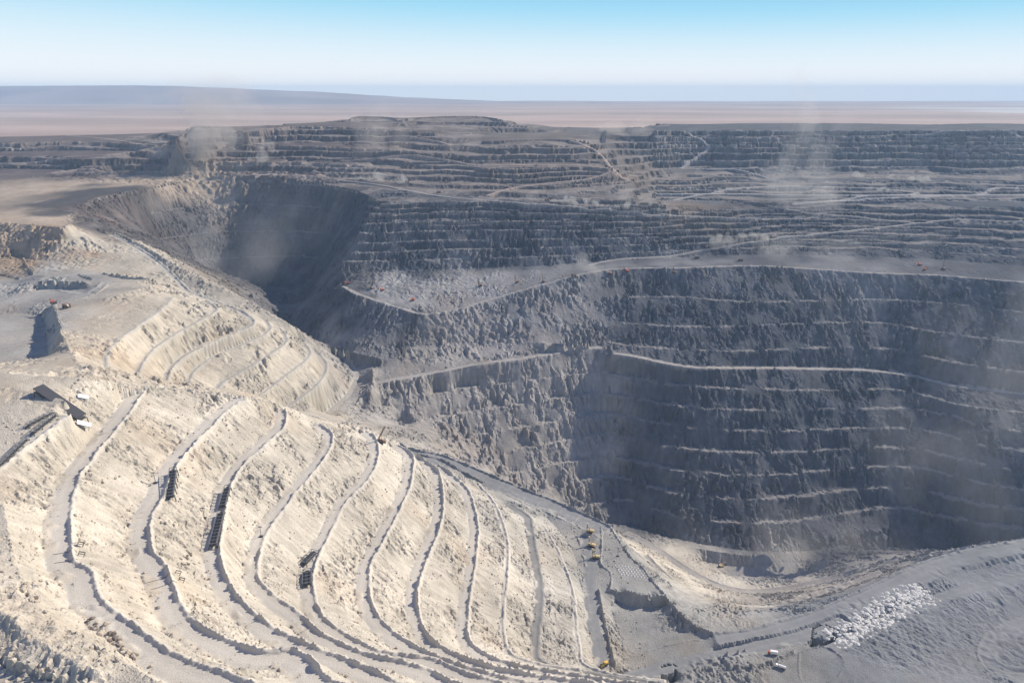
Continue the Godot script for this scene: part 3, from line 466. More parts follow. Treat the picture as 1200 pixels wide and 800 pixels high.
# ---------------------------------------------------------------- rock relief, colour and meshes
func dress(g: Grid, coarse: Grid, inner: Grid, zone: Callable) -> void:
	var nx := g.nx
	var nz := g.nz
	var n := nx * nz
	var out := PackedFloat32Array()
	out.resize(n)
	var streak := PackedFloat32Array()
	streak.resize(n)
	var ledge := PackedByteArray()
	ledge.resize(n)
	var size := clampf(g.cell / 1.2, 1.0, 3.2)       # relief grows with what the grid can hold
	var coarse_cut := 1.0 if g.cell < 4.0 else 0.4
	var broken := PackedByteArray()
	for line in LINES:
		broken.append(1 if line[0] == "far_bench" else 0)
	var along := 1.0 / (5.0 * size)
	var down := 1.0 / (26.0 * size)
	for j in nz:
		var z := g.z0 + j * g.cell
		var heaps := []
		for r in RUBBLE:
			if absf(z - r[1]) < r[3]:
				heaps.append(r)
		for i in nx:
			var k := j * nx + i
			var y := g.h[k]
			var x := g.x0 + i * g.cell
			if i > 1 and j > 1 and i < nx - 2 and j < nz - 2 and in_sight(x, z, 12.0) and not (inner and inner.covers(x, z, g.cell * 3.0)):
				var gx := (g.h[k + 2] - g.h[k - 2]) / (4.0 * g.cell)
				var gz := (g.h[k + 2 * nx] - g.h[k - 2 * nx]) / (4.0 * g.cell)
				var steep := sqrt(gx * gx + gz * gz)
				if g.strip[k] < 0 and g.fixed[k] == 0:
					var f := clampf((steep - 0.06) / 0.5, 0.0, 1.0)
					if f > 0.0:
						var turn := (atan2(gz, gx) / PI + 1.0) * 8.0
						var t0 := int(floor(turn))
						var share := smoothstep(0.25, 0.75, turn - t0)
						var r := 0.0
						var px := x + 3.0 * size * fine_noise.get_noise_2d(x * 0.5, z * 0.5 + 300.0)
						var pz := z + 3.0 * size * fine_noise.get_noise_2d(x * 0.5 + 300.0, z * 0.5)
						if share < 1.0:
							var c := cos((t0 / 8.0 - 1.0) * PI)
							var s := sin((t0 / 8.0 - 1.0) * PI)
							r += (1.0 - share) * gully_noise.get_noise_2d((px * -s + pz * c) * along, (px * c + pz * s) * down)
						if share > 0.0:
							var c2 := cos(((t0 + 1) / 8.0 - 1.0) * PI)
							var s2 := sin(((t0 + 1) / 8.0 - 1.0) * PI)
							r += share * gully_noise.get_noise_2d((px * -s2 + pz * c2) * along, (px * c2 + pz * s2) * down)
						streak[k] = r * f
						var rough := 0.14 + 1.25 * clampf(broad_noise.get_noise_2d(x * 1.9, z * 1.9) * 1.9 + 0.45, 0.0, 1.0)
						var blocks := fine_noise.get_noise_2d(x * 1.9 / size, z * 1.9 / size)
						var crag := crags.get_noise_2d(px * 1.0 / size, pz * 0.6 / size) + 0.6 * crags.get_noise_2d(pz * 2.3 / size, px * 1.9 / size)
						y += f * size * rough * (1.9 * r + coarse_cut * (1.15 * blocks + (0.85 if g.cell < 2.0 else 1.15) * crag))
						if g.cell > 1.5 and z < -1480.0 and not (x < -330.0 and z > -1850.0 and y < -32.0):
							# worked rock stands in low steps
							var step := 10.0 if z > -1900.0 else 16.0
							var v := (y + 5.0 * broad_noise.get_noise_2d(x * 0.6, z * 0.6)) / step
							var fl := floorf(v)
							if v - fl < 0.66 and steep > 0.07:
								ledge[k] = 1
							y += ((fl + smoothstep(0.70, 1.0, v - fl)) - v) * step * 0.9 * clampf((steep - 0.04) / 0.1, 0.0, 1.0)
					else:
						y += 0.25 * size * fine_noise.get_noise_2d(x / size, z / size)
				elif g.strip[k] >= 0:
					var s := g.inset[k]
					y += 0.14 * size * fine_noise.get_noise_2d(x * 0.8, z * 0.8)
					if broken[g.strip[k]]:
						y += 1.1 * size * fine_noise.get_noise_2d(x * 1.9 / size, z * 1.9 / size)
					if s > 0.55:                                  # scree off the face above lies on the inner half
						var scree := lumps.get_noise_2d(x, z) + (s - 0.85) * 1.2
						if scree > 0.0:
							y += scree * 2.2
							streak[k] = 2.0 + scree
				if g.mound[k] > 0.0:
					y += g.mound[k] * clampf(0.95 + 1.0 * fine_noise.get_noise_2d(x * 1.5, z * 1.5) + 1.1 * broad_noise.get_noise_2d(x * 4.0, z * 4.0), 0.15, 1.7)
			for r: Array in heaps:
				if absf(x - r[0]) < r[2]:
					var d := Vector2((x - r[0]) / r[2], (z - r[1]) / r[3]).length()
					if d < 1.0:
						y += r[4] * minf(1.0, (1.0 - d) * 3.0) * (absf(lumps.get_noise_2d(x * r[5], z * r[5])) * 2.2 + 0.6 * fine_noise.get_noise_2d(x, z) - 0.2)
			if coarse:
				var edge := mini(mini(i, j), mini(nx - 1 - i, nz - 1 - j))
				if edge < 6:
					y = lerpf(coarse.sample(coarse.h, x, z), y, edge / 6.0)
			out[k] = y
	g.h = out
	# colour of the rock, with its painted shade, on a coarse lattice
	var q := 8
	var cx := nx / q + 2
	var cz := nz / q + 2
	var base := PackedVector3Array()
	base.resize(cx * cz)
	for j in cz:
		for i in cx:
			var x := g.x0 + i * q * g.cell
			var z := g.z0 + j * q * g.cell
			if not in_sight(x, z, 200.0):
				continue
			var wx := x + 0.06 * absf(z) * broad_noise.get_noise_2d(x, z)
			var wz := z + 0.06 * absf(z) * broad_noise.get_noise_2d(x + 900.0, z)
			var sum := Vector3.ZERO
			var total := 0.0
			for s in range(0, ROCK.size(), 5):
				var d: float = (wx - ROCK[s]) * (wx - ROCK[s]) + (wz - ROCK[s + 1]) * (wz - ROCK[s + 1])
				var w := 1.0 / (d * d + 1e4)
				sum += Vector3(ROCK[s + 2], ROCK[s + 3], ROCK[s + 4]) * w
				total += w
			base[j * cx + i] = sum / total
	var local := PackedInt32Array()
	local.resize(n)
	# quads, gathered by the object they belong to
	var quads := {}
	for j in nz - 1:
		var z := g.z0 + (j + 0.5) * g.cell
		for i in nx - 1:
			var x := g.x0 + (i + 0.5) * g.cell
			if not in_sight(x, z):
				continue
			if inner and inner.covers(x, z):
				continue
			var k := j * nx + i
			var id: int = g.strip[k]
			if id < 0:
				id = zone.call(x, z, g.h[k])
			if not quads.has(id):
				quads[id] = PackedInt32Array()
			quads[id].append(k)
	var mark := 0
	for id in quads:
		if not pieces.has(id):
			pieces[id] = {"v": PackedVector3Array(), "n": PackedVector3Array(), "c": PackedColorArray(), "i": PackedInt32Array()}
		var v: PackedVector3Array = pieces[id].v
		var nn: PackedVector3Array = pieces[id].n
		var cc: PackedColorArray = pieces[id].c
		var ii: PackedInt32Array = pieces[id].i
		local.fill(-1)
		for k0: int in quads[id]:
			for corner in 4:
				var k := k0 + (corner & 1) + (corner >> 1) * nx
				if local[k] >= 0:
					continue
				local[k] = v.size()
				var i := k % nx
				var j := k / nx
				var x := g.x0 + i * g.cell
				var z := g.z0 + j * g.cell
				var y := g.h[k]
				v.append(Vector3(x, y, z))
				var gx := (g.h[k + (1 if i < nx - 1 else 0)] - g.h[k - (1 if i > 0 else 0)]) / (2.0 * g.cell)
				var gz := (g.h[k + (nx if j < nz - 1 else 0)] - g.h[k - (nx if j > 0 else 0)]) / (2.0 * g.cell)
				nn.append(Vector3(-gx, 1.0, -gz).normalized())
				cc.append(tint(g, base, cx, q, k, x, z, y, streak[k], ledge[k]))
			var a := local[k0]
			var b := local[k0 + 1]
			var c := local[k0 + nx]
			var d := local[k0 + nx + 1]
			if absf(g.h[k0] - g.h[k0 + nx + 1]) < absf(g.h[k0 + 1] - g.h[k0 + nx]):
				ii.append_array([a, b, d, a, d, c])
			else:
				ii.append_array([a, b, c, b, d, c])
		pieces[id] = {"v": v, "n": nn, "c": cc, "i": ii}


func tint(g: Grid, base: PackedVector3Array, cx: int, q: int, k: int, x: float, z: float, y: float, streak: float, ledge: int) -> Color:
	var u := float(k % g.nx) / q
	var w := float(k / g.nx) / q
	var i := int(u)
	var j := int(w)
	u -= i
	w -= j
	var at := j * cx + i
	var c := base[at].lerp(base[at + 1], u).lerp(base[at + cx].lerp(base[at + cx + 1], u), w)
	var patch := broad_noise.get_noise_2d(x * 1.3, z * 1.3)
	var grain := fine_noise.get_noise_2d(x * 0.9, z * 0.9)
	# beds of paler and of rustier rock
	c *= 1.0 + 0.26 * patch + 0.16 * grain
	var rust := clampf(broad_noise.get_noise_2d(x * 0.9 + 4000.0, z * 0.9 - 2000.0) * 2.2 - 0.35, 0.0, 1.0)
	c = c.lerp(c * Vector3(0.93, 0.80, 0.68), rust * 0.4)
	# fans of pale scree lie where the faces are smooth
	if g.strip[k] < 0 and streak != 0.0:
		var fan := clampf(-0.12 - broad_noise.get_noise_2d(x * 1.9, z * 1.9), 0.0, 0.25) * 4.0
		c = c.lerp(c.lerp(Vector3(.25, .24, .23), 0.22 if c.x < 0.25 else 0.06), fan * (0.7 + 0.6 * grain))
	# beds in the rock, and spilled dust on the low steps
	c *= 1.0 + 0.18 * broad_noise.get_noise_2d(y * 7.0, x * 0.35 + z * 0.2)
	if ledge:
		c = c.lerp(Vector3(.31, .275, .25), clampf(0.42 + 0.9 * grain + 0.6 * patch, 0.0, 0.75))
	var n := g.strip[k]
	if n >= 0 and streak < 2.0:
		var dust: Color = DUST[LINES[n][1]]
		var keep := clampf((0.9 if LINES[n][0] != "far_bench" else 0.55) - 0.5 * maxf(0.0, grain), 0.0, 1.0)
		var d := Vector3(dust.r, dust.g, dust.b) * (1.0 + 0.16 * patch + 0.06 * grain + 0.05 * sin(g.inset[k] * 14.0))
		c = c.lerp(d, keep)
	elif streak > -1.0 and streak < 2.0:
		c *= 1.0 + 0.22 * streak
	return Color(c.x, c.y, c.z)


func surface_material(tile: float, bump: float) -> StandardMaterial3D:
	var m := StandardMaterial3D.new()
	m.vertex_color_use_as_albedo = true
	m.roughness = 0.96
	m.metallic_specular = 0.15
	var n := FastNoiseLite.new()
	n.seed = 5
	n.noise_type = FastNoiseLite.TYPE_SIMPLEX
	n.frequency = 0.02
	n.fractal_octaves = 6
	n.fractal_gain = 0.62
	var im := n.get_seamless_image(1024, 1024)
	var t := ImageTexture.create_from_image(im)
	var ramp := Image.create(1024, 1024, false, Image.FORMAT_RGB8)
	var bytes := im.get_data()
	var rgb := PackedByteArray()
	rgb.resize(1024 * 1024 * 3)
	for k in 1024 * 1024:
		var v := 205 + bytes[k] * 50 / 255
		rgb[k * 3] = v
		rgb[k * 3 + 1] = v
		rgb[k * 3 + 2] = v
	ramp = Image.create_from_data(1024, 1024, false, Image.FORMAT_RGB8, rgb)
	m.albedo_texture = ImageTexture.create_from_image(ramp)
	m.heightmap_enabled = true
	m.heightmap_texture = t
	m.heightmap_scale = bump
	m.uv1_triplanar = true
	m.uv1_world_triplanar = true
	m.uv1_scale = Vector3.ONE / tile
	return m


const PLACES := ["near_pit_wall", "far_pit_wall", "pit_basin", "waste_dumps", "desert_plain"]


const SUN := Vector3(0.733, 0.53, -0.423)


func clear_sky(towards: Vector3) -> PanoramaSkyMaterial:
	# clear desert air: white near the horizon, blue above, paler round the sun
	var im := Image.create(512, 256, false, Image.FORMAT_RGBF)
	var heights := [0.0, 1.5, 3.5, 6.5, 12.0, 25.0, 50.0, 90.0]
	var tones := [Color(1.25, 1.25, 1.25), Color(1.2, 1.23, 1.25), Color(.94, 1.13, 1.23), Color(.47, .92, 1.18), Color(.17, .50, .98), Color(.045, .22, .70), Color(.02, .12, .54), Color(.012, .09, .45)]
	var sun_at := towards.normalized()
	for j in 256:
		var up := 90.0 - (j + 0.5) / 256.0 * 180.0
		var c: Color = tones[0]
		for i in 512:
			var round_ := (i + 0.5) / 512.0 * TAU
			var e := deg_to_rad(up)
			var d := Vector3(-sin(round_) * cos(e), sin(e), cos(round_) * cos(e))
			var away := 0.5 - 0.5 * Vector2(d.x, d.z).normalized().dot(Vector2(sun_at.x, sun_at.z).normalized())
			var lifted := up * (0.62 + 0.65 * away)
			c = tones[0]
			for k in 7:
				if lifted > heights[k]:
					c = tones[k].lerp(tones[k + 1], minf(1.0, (lifted - heights[k]) / (heights[k + 1] - heights[k])))
			var glow := pow(maxf(0.0, d.dot(sun_at)), 3.0) * 0.65
			im.set_pixel(i, j, c.lerp(Color(1.2, 1.19, 1.16), glow))
	var m := PanoramaSkyMaterial.new()
	m.panorama = ImageTexture.create_from_image(im)
	return m


func place_of(x: float, z: float, _y: float) -> int:
	if z > -700.0 and x < 90.0 + (z + 700.0) * 0.1:
		return 1000
	if z > -1000.0 and x < -230.0:
		return 1000
	if z < -1700.0:
		return 1003
	if z > -900.0:
		return 1002
	return 1001


func ground(x: float, z: float) -> float:
	for g: Grid in grids:
		if g.covers(x, z):
			return g.sample(g.h, x, z)
	return 0.0


func _ready() -> void:
	# camera
	var camera := Camera3D.new()
	camera.name = "camera"
	camera.fov = 2.0 * rad_to_deg(atan(400.0 / 811.0))
	camera.near = 1.0
	camera.far = 90000.0
	camera.position = Vector3(0, 190, 0)
	camera.rotation.x = -atan(292.0 / 811.0)
	add_child(camera)
	# sky, haze and exposure
	var env := Environment.new()
	env.background_mode = Environment.BG_SKY
	var sky := clear_sky(SUN)
	env.sky = Sky.new()
	env.sky.sky_material = sky
	env.background_energy_multiplier = 0.5
	env.tonemap_mode = Environment.TONE_MAPPER_LINEAR
	env.tonemap_exposure = 1.6
	env.fog_enabled = true
	env.fog_density = 1.0 / 17000.0
	env.fog_light_color = Color(0.74, 0.87, 1.0)
	env.volumetric_fog_enabled = true
	env.volumetric_fog_density = 0.0
	env.sdfgi_enabled = true
	env.ssao_enabled = true
	env.ssil_enabled = true
	var world := WorldEnvironment.new()
	world.name = "world"
	world.environment = env
	add_child(world)
	# the sun stands beyond the pit, to the right
	var sun := DirectionalLight3D.new()
	sun.name = "sun"
	sun.light_energy = 1.6
	sun.light_color = Color(1.0, 0.955, 0.88)
	sun.light_angular_distance = 0.5
	sun.shadow_enabled = true
	add_child(sun)
	sun.look_at_from_position(SUN * 100.0, Vector3.ZERO)

	fine_noise.seed = 3
	fine_noise.frequency = 0.09
	fine_noise.fractal_octaves = 4
	fine_noise.fractal_gain = 0.6
	broad_noise.seed = 11
	broad_noise.frequency = 0.009
	broad_noise.fractal_octaves = 4
	gully_noise.seed = 8
	gully_noise.frequency = 0.5
	gully_noise.noise_type = FastNoiseLite.TYPE_SIMPLEX
	gully_noise.fractal_type = FastNoiseLite.FRACTAL_RIDGED
	gully_noise.fractal_octaves = 3
	crags.seed = 31
	crags.noise_type = FastNoiseLite.TYPE_CELLULAR
	crags.cellular_return_type = FastNoiseLite.RETURN_CELL_VALUE
	crags.frequency = 0.22
	crags.fractal_type = FastNoiseLite.FRACTAL_NONE
	lumps.seed = 21
	lumps.frequency = 0.035
	lumps.fractal_octaves = 3

	var far_grid := Grid.new(-2646, -3402, 2646, 0, 4.5)
	var mid_grid := Grid.new(-1003.5, -1800, 1003.5, -144, 2.25)
	var near_grid := Grid.new(-360, -886.5, 479.25, -144, 1.125)
	survey(far_grid, null)
	survey(mid_grid, far_grid)
	survey(near_grid, mid_grid)
	grids = [near_grid, mid_grid, far_grid]
	dress(far_grid, null, mid_grid, place_of)
	dress(mid_grid, far_grid, near_grid, place_of)
	dress(near_grid, mid_grid, null, place_of)
	var rock := surface_material(37.0, 45.0)
	var packed := surface_material(23.0, 6.0)
	plain_and_ridge(rock)
	for id in pieces:
		var arrays := []
		arrays.resize(Mesh.ARRAY_MAX)
		arrays[Mesh.ARRAY_VERTEX] = pieces[id].v
		var road: bool = id < 1000 and LINES[id][0] != "far_bench"
		if road:
			arrays[Mesh.ARRAY_NORMAL] = pieces[id].n   # packed roads are smooth, rock keeps its facets
		arrays[Mesh.ARRAY_COLOR] = pieces[id].c
		arrays[Mesh.ARRAY_INDEX] = pieces[id].i
		var mesh := ArrayMesh.new()
		mesh.add_surface_from_arrays(Mesh.PRIMITIVE_TRIANGLES, arrays)
		mesh.surface_set_material(0, packed if road else rock)
		var o := MeshInstance3D.new()
		o.name = PLACES[id - 1000] if id >= 1000 else LINES[id][0] if LINES[id][0] else "near_bench"
		o.mesh = mesh
		o.set_meta("kind", "structure")
		add_child(o, true)
	machines()


func plain_and_ridge(rock: Material) -> void:
	# the desert plain out to the skyline, open where the mine lies, and a long tableland far behind on the left
	var st := SurfaceTool.new()
	st.begin(Mesh.PRIMITIVE_TRIANGLES)
	var xs := PackedFloat32Array()
	var zs := PackedFloat32Array()
	for k in range(-44, 45):
		var u := k / 44.0
		xs.append(signf(u) * (2646.0 * minf(1.0, absf(u) * 4.0) + 24000.0 * pow(maxf(0.0, absf(u) - 0.25) / 0.75, 2.0)))
	for k in 46:
		zs.append(-3402.0 - 13500.0 * pow(k / 45.0, 1.5))
	zs.append(-1800.0)
	zs.append(0.0)
	zs.sort()
	var nx := xs.size()
	for z in zs:
		for x in xs:
			var far := maxf(absf(x) - 2646.0, -3402.0 - z)
			var y := clampf(far / 3000.0, 0.0, 1.0) * 14.0 * broad_noise.get_noise_2d(x * 0.05, z * 0.05)
			var patch := broad_noise.get_noise_2d(x * 0.02, z * 0.09) + 0.5 * broad_noise.get_noise_2d(x * 0.12, z * 0.4)
			var c := Vector3(.45, .345, .285) * (1.0 + 0.35 * patch)
			var salt := smoothstep(0.08, 0.2, broad_noise.get_noise_2d(x * 0.012 + 77.0, z * 0.03)) * smoothstep(1500.0, 4200.0, x)
			c = c.lerp(Vector3(.62, .60, .56), salt)
			st.set_color(Color(c.x, c.y, c.z))
			st.set_normal(Vector3.UP)
			st.add_vertex(Vector3(x, y, z))
	for j in zs.size() - 1:
		for i in nx - 1:
			if zs[j] > -3403.0 and xs[i] > -2647.0 and xs[i + 1] < 2647.0:
				continue
			var k := j * nx + i
			for q in [k, k + 1, k + nx + 1, k, k + nx + 1, k + nx]:
				st.add_index(q)
	structure("desert_plain", st.commit(), rock)
	st = SurfaceTool.new()
	st.begin(Mesh.PRIMITIVE_TRIANGLES)
	var n := 160
	for j in 9:
		for i in n:
			var x := lerpf(-20000.0, 2000.0, i / (n - 1.0))
			var f := j / 8.0
			var top := 300.0 * smoothstep(1500.0, -7800.0, x) + 30.0 * broad_noise.get_noise_1d(x * 0.024) + 9.0 * broad_noise.get_noise_1d(x * 0.14)
			top = maxf(top, -20.0)
			var y := -20.0 + (top + 20.0) * smoothstep(0.0, 0.8, f)
			var z := -12000.0 - 2600.0 * f + 450.0 * broad_noise.get_noise_2d(x * 0.04, f * 90.0)
			var c := Vector3(.36, .29, .26) * (1.0 + 0.4 * broad_noise.get_noise_2d(x * 0.05, f * 300.0))
			st.set_color(Color(c.x, c.y, c.z))
			st.add_vertex(Vector3(x, y, z))
	for j in 8:
		for i in n - 1:
			var k := j * n + i
			for q in [k, k + n + 1, k + 1, k, k + n, k + n + 1]:
				st.add_index(q)
	st.generate_normals()
	structure("far_hills", st.commit(), rock)


func structure(called: String, mesh: Mesh, m: Material) -> MeshInstance3D:
	var o := MeshInstance3D.new()
	o.name = called
	o.mesh = mesh
	o.material_override = m
	o.set_meta("kind", "structure")
	add_child(o, true)
	return o


# ---------------------------------------------------------------- builders for machines and site works
var mats := {}
var taken := {}


func paint(called: String, c: Color, rough := 0.6, metal := 0.0) -> void:
	var m := StandardMaterial3D.new()
	m.resource_name = called
	m.albedo_color = c.linear_to_srgb()
	m.roughness = rough
	m.metallic = metal
	mats[called] = m


func tool() -> SurfaceTool:
	var st := SurfaceTool.new()
	st.begin(Mesh.PRIMITIVE_TRIANGLES)
	st.set_smooth_group(-1)
	return st


func box(st: SurfaceTool, at: Vector3, size: Vector3, turn := Basis.IDENTITY, top := Vector2.ONE) -> void:
	# a block whose upper face may be drawn in
	var h := size * 0.5
	var p := []
	for k in 8:
		var s := Vector3(1 if k & 1 else -1, 1 if k & 2 else -1, 1 if k & 4 else -1)
		var q := s * h
		if k & 2:
			q.x *= top.x
			q.z *= top.y
		p.append(at + turn * q)
	for f in [[0, 1, 3, 2], [5, 4, 6, 7], [4, 0, 2, 6], [1, 5, 7, 3], [2, 3, 7, 6], [4, 5, 1, 0]]:
		for k in [0, 2, 1, 0, 3, 2]:
			st.add_vertex(p[f[k]])


func beam(st: SurfaceTool, a: Vector3, b: Vector3, wide: float, thick := 0.0, wide_end := 0.0) -> void:
	var d := b - a
	if d.length() < 0.001:
		return
	var fwd := d.normalized()
	var side := fwd.cross(Vector3.UP if absf(fwd.y) < 0.95 else Vector3.RIGHT).normalized()
	var up := side.cross(fwd)
	var t := thick if thick > 0.0 else wide
	var e := wide_end / wide if wide_end > 0.0 else 1.0
	box(st, (a + b) * 0.5, Vector3(wide, d.length(), t), Basis(side, fwd, side.cross(fwd)), Vector2(e, e))


func drum(st: SurfaceTool, at: Vector3, axis: Vector3, radius: float, long: float, sides := 14, tip := 1.0) -> void:
	var u := axis.cross(Vector3.UP if absf(axis.y) < 0.9 else Vector3.RIGHT).normalized()
	var w := axis.cross(u)
	for k in sides:
		var a := TAU * k / sides
		var b := TAU * (k + 1) / sides
		var p := (u * cos(a) + w * sin(a)) * radius
		var q := (u * cos(b) + w * sin(b)) * radius
		var lo := at - axis * long * 0.5
		var hi := at + axis * long * 0.5
		for v in [lo + p, hi + q * tip, hi + p * tip, lo + p, lo + q, hi + q * tip, hi, hi + p * tip, hi + q * tip, lo, lo + q, lo + p]:
			st.add_vertex(v)


func part(parent: Node3D, called: String, st: SurfaceTool, m: String) -> MeshInstance3D:
	st.generate_normals()
	var o := MeshInstance3D.new()
	o.name = called
	o.mesh = st.commit()
	o.mesh.surface_set_material(0, mats[m])
	parent.add_child(o, true)
	return o


func numbered(called: String) -> String:
	var n: int = taken.get(called, 0)
	taken[called] = n + 1
	return called if n == 0 else "%s_%03d" % [called, n]


func thing(called: String, label: String, category: String, group := "") -> Node3D:
	var o := Node3D.new()
	o.name = numbered(called)
	o.set_meta("label", label)
	o.set_meta("category", category)
	if group:
		o.set_meta("group", group)
	add_child(o)
	return o


func settle(o: Node3D, x: float, z: float, degrees := 0.0, lift := 0.0) -> Node3D:
	o.position = Vector3(x, ground(x, z) + lift, z)
	o.rotation.y = deg_to_rad(degrees)
	# lean with the ground under it
	var e := 3.0
	var n := Vector3(ground(x - e, z) - ground(x + e, z), 2.0 * e, ground(x, z - e) - ground(x, z + e)).normalized()
	n = n.lerp(Vector3.UP, 0.4).normalized()
	var yb := Basis(Vector3.UP, deg_to_rad(degrees))
	var right := (yb.x - n * yb.x.dot(n)).normalized()
	o.basis = Basis(right, n, right.cross(n))
	return o


func copy_of(o: Node3D, label: String) -> Node3D:
	var c: Node3D = o.duplicate()
	var stem := String(o.name)
	if stem.right(4).begins_with("_") and stem.right(3).is_valid_int():
		stem = stem.left(-4)
	c.name = numbered(stem)
	c.set_meta("label", label)
	add_child(c)
	return c


func track(parent: Node3D, x: float, long: float, high: float, wide: float) -> void:
	var st := tool()
	box(st, Vector3(x, high * 0.5, 0), Vector3(wide, high, long - high))
	drum(st, Vector3(x, high * 0.5, (long - high) * 0.5), Vector3.RIGHT, high * 0.5, wide, 12)
	drum(st, Vector3(x, high * 0.5, -(long - high) * 0.5), Vector3.RIGHT, high * 0.5, wide, 12)
	part(parent, "track", st, "rubber")


func wheel(parent: Node3D, at: Vector3, radius: float, wide: float) -> void:
	var st := tool()
	drum(st, at, Vector3.RIGHT, radius, wide, 16)
	var w := part(parent, "wheel", st, "rubber")
	st = tool()
	drum(st, at + Vector3.RIGHT * signf(at.x) * wide * 0.06, Vector3.RIGHT, radius * 0.55, wide, 12)
	part(w, "rim", st, "grey_steel")


func excavator(called: String, label: String, group: String, coat: String) -> Node3D:
	var o := thing(called, label, "excavator", group)
	track(o, -1.9, 6.4, 1.3, 0.9)
	track(o, 1.9, 6.4, 1.3, 0.9)
	var st := tool()
	box(st, Vector3(0, 1.0, 0), Vector3(2.9, 0.7, 2.6))
	drum(st, Vector3(0, 1.5, 0), Vector3.UP, 1.4, 0.4)
	part(o, "undercarriage", st, "dark_steel")
	st = tool()
	box(st, Vector3(0, 2.7, 0.9), Vector3(4.2, 2.0, 5.4), Basis.IDENTITY, Vector2(0.94, 0.92))
	box(st, Vector3(0.9, 3.9, 1.6), Vector3(1.8, 0.6, 2.4), Basis.IDENTITY, Vector2(0.85, 0.85))
	part(o, "engine_house", st, coat)
	st = tool()
	box(st, Vector3(0, 2.6, 3.9), Vector3(4.0, 1.8, 1.0), Basis.IDENTITY, Vector2(0.95, 0.6))
	part(o, "counterweight", st, "dark_steel")
	st = tool()
	box(st, Vector3(-1.45, 3.3, -1.7), Vector3(1.3, 2.4, 2.0), Basis.IDENTITY, Vector2(0.9, 0.8))
	var cab := part(o, "cab", st, coat)
	st = tool()
	box(st, Vector3(-1.45, 3.6, -2.68), Vector3(1.05, 1.2, 0.12))
	box(st, Vector3(-2.1, 3.6, -1.7), Vector3(0.12, 1.1, 1.3))
	part(cab, "window", st, "dark_glass")
	st = tool()
	beam(st, Vector3(0.2, 2.6, -1.6), Vector3(0.2, 6.6, -5.0), 1.1, 0.9)
	beam(st, Vector3(0.2, 6.6, -5.0), Vector3(0.2, 6.2, -8.2), 0.95, 0.8, 0.7)
	part(o, "boom", st, coat)
	st = tool()
	beam(st, Vector3(0.2, 6.5, -7.9), Vector3(0.2, 2.2, -9.6), 0.75, 0.7, 0.5)
	beam(st, Vector3(0.2, 7.2, -6.2), Vector3(0.2, 6.8, -7.9), 0.35)
	part(o, "stick", st, coat)
	st = tool()
	box(st, Vector3(0.2, 1.3, -9.4), Vector3(1.9, 1.5, 1.6), Basis(Vector3.RIGHT, 0.4), Vector2(1.0, 0.6))
	part(o, "bucket", st, "dark_steel")
	return o


func drill_rig(label: String, group: String, coat: String, mast_high := 13.0) -> Node3D:
	var o := thing("drill_rig", label, "drill rig", group)
	track(o, -1.7, 6.0, 1.2, 0.8)
	track(o, 1.7, 6.0, 1.2, 0.8)
	var st := tool()
	box(st, Vector3(0, 1.6, 0.6), Vector3(3.6, 0.6, 8.6))
	part(o, "deck", st, "dark_steel")
	st = tool()
	box(st, Vector3(0, 2.9, 2.4), Vector3(3.2, 2.1, 4.6), Basis.IDENTITY, Vector2(0.94, 0.95))
	part(o, "power_house", st, coat)
	st = tool()
	box(st, Vector3(-1.1, 3.0, -1.9), Vector3(1.7, 2.4, 2.2), Basis.IDENTITY, Vector2(0.92, 0.9))
	var cab := part(o, "cab", st, coat)
	st = tool()
	box(st, Vector3(-1.1, 3.3, -3.0), Vector3(1.35, 1.2, 0.1))
	box(st, Vector3(-1.98, 3.3, -1.9), Vector3(0.1, 1.1, 1.6))
	part(cab, "window", st, "dark_glass")
	st = tool()
	for sx in [0.35, 1.45]:
		for sz in [-3.6, -2.5]:
			beam(st, Vector3(sx, 1.6, sz), Vector3(sx, mast_high, sz), 0.16)
	var y := 2.4
	while y < mast_high:
		for sz in [-3.6, -2.5]:
			beam(st, Vector3(0.35, y, sz), Vector3(1.45, y + 0.9, sz), 0.1)
		for sx in [0.35, 1.45]:
			beam(st, Vector3(sx, y, -3.6), Vector3(sx, y + 0.9, -2.5), 0.1)
		y += 1.3
	box(st, Vector3(0.9, mast_high, -3.05), Vector3(1.5, 0.5, 1.5))
	part(o, "mast", st, coat)
	st = tool()
	drum(st, Vector3(0.9, mast_high * 0.5, -3.05), Vector3.UP, 0.16, mast_high - 1.0, 8)
	box(st, Vector3(0.9, mast_high * 0.62, -3.05), Vector3(0.9, 1.2, 0.8))
	part(o, "drill_string", st, "dark_steel")
	st = tool()
	beam(st, Vector3(0.9, 2.0, 0.8), Vector3(0.9, mast_high * 0.6, -2.5), 0.2)
	part(o, "brace", st, "dark_steel")
	return o


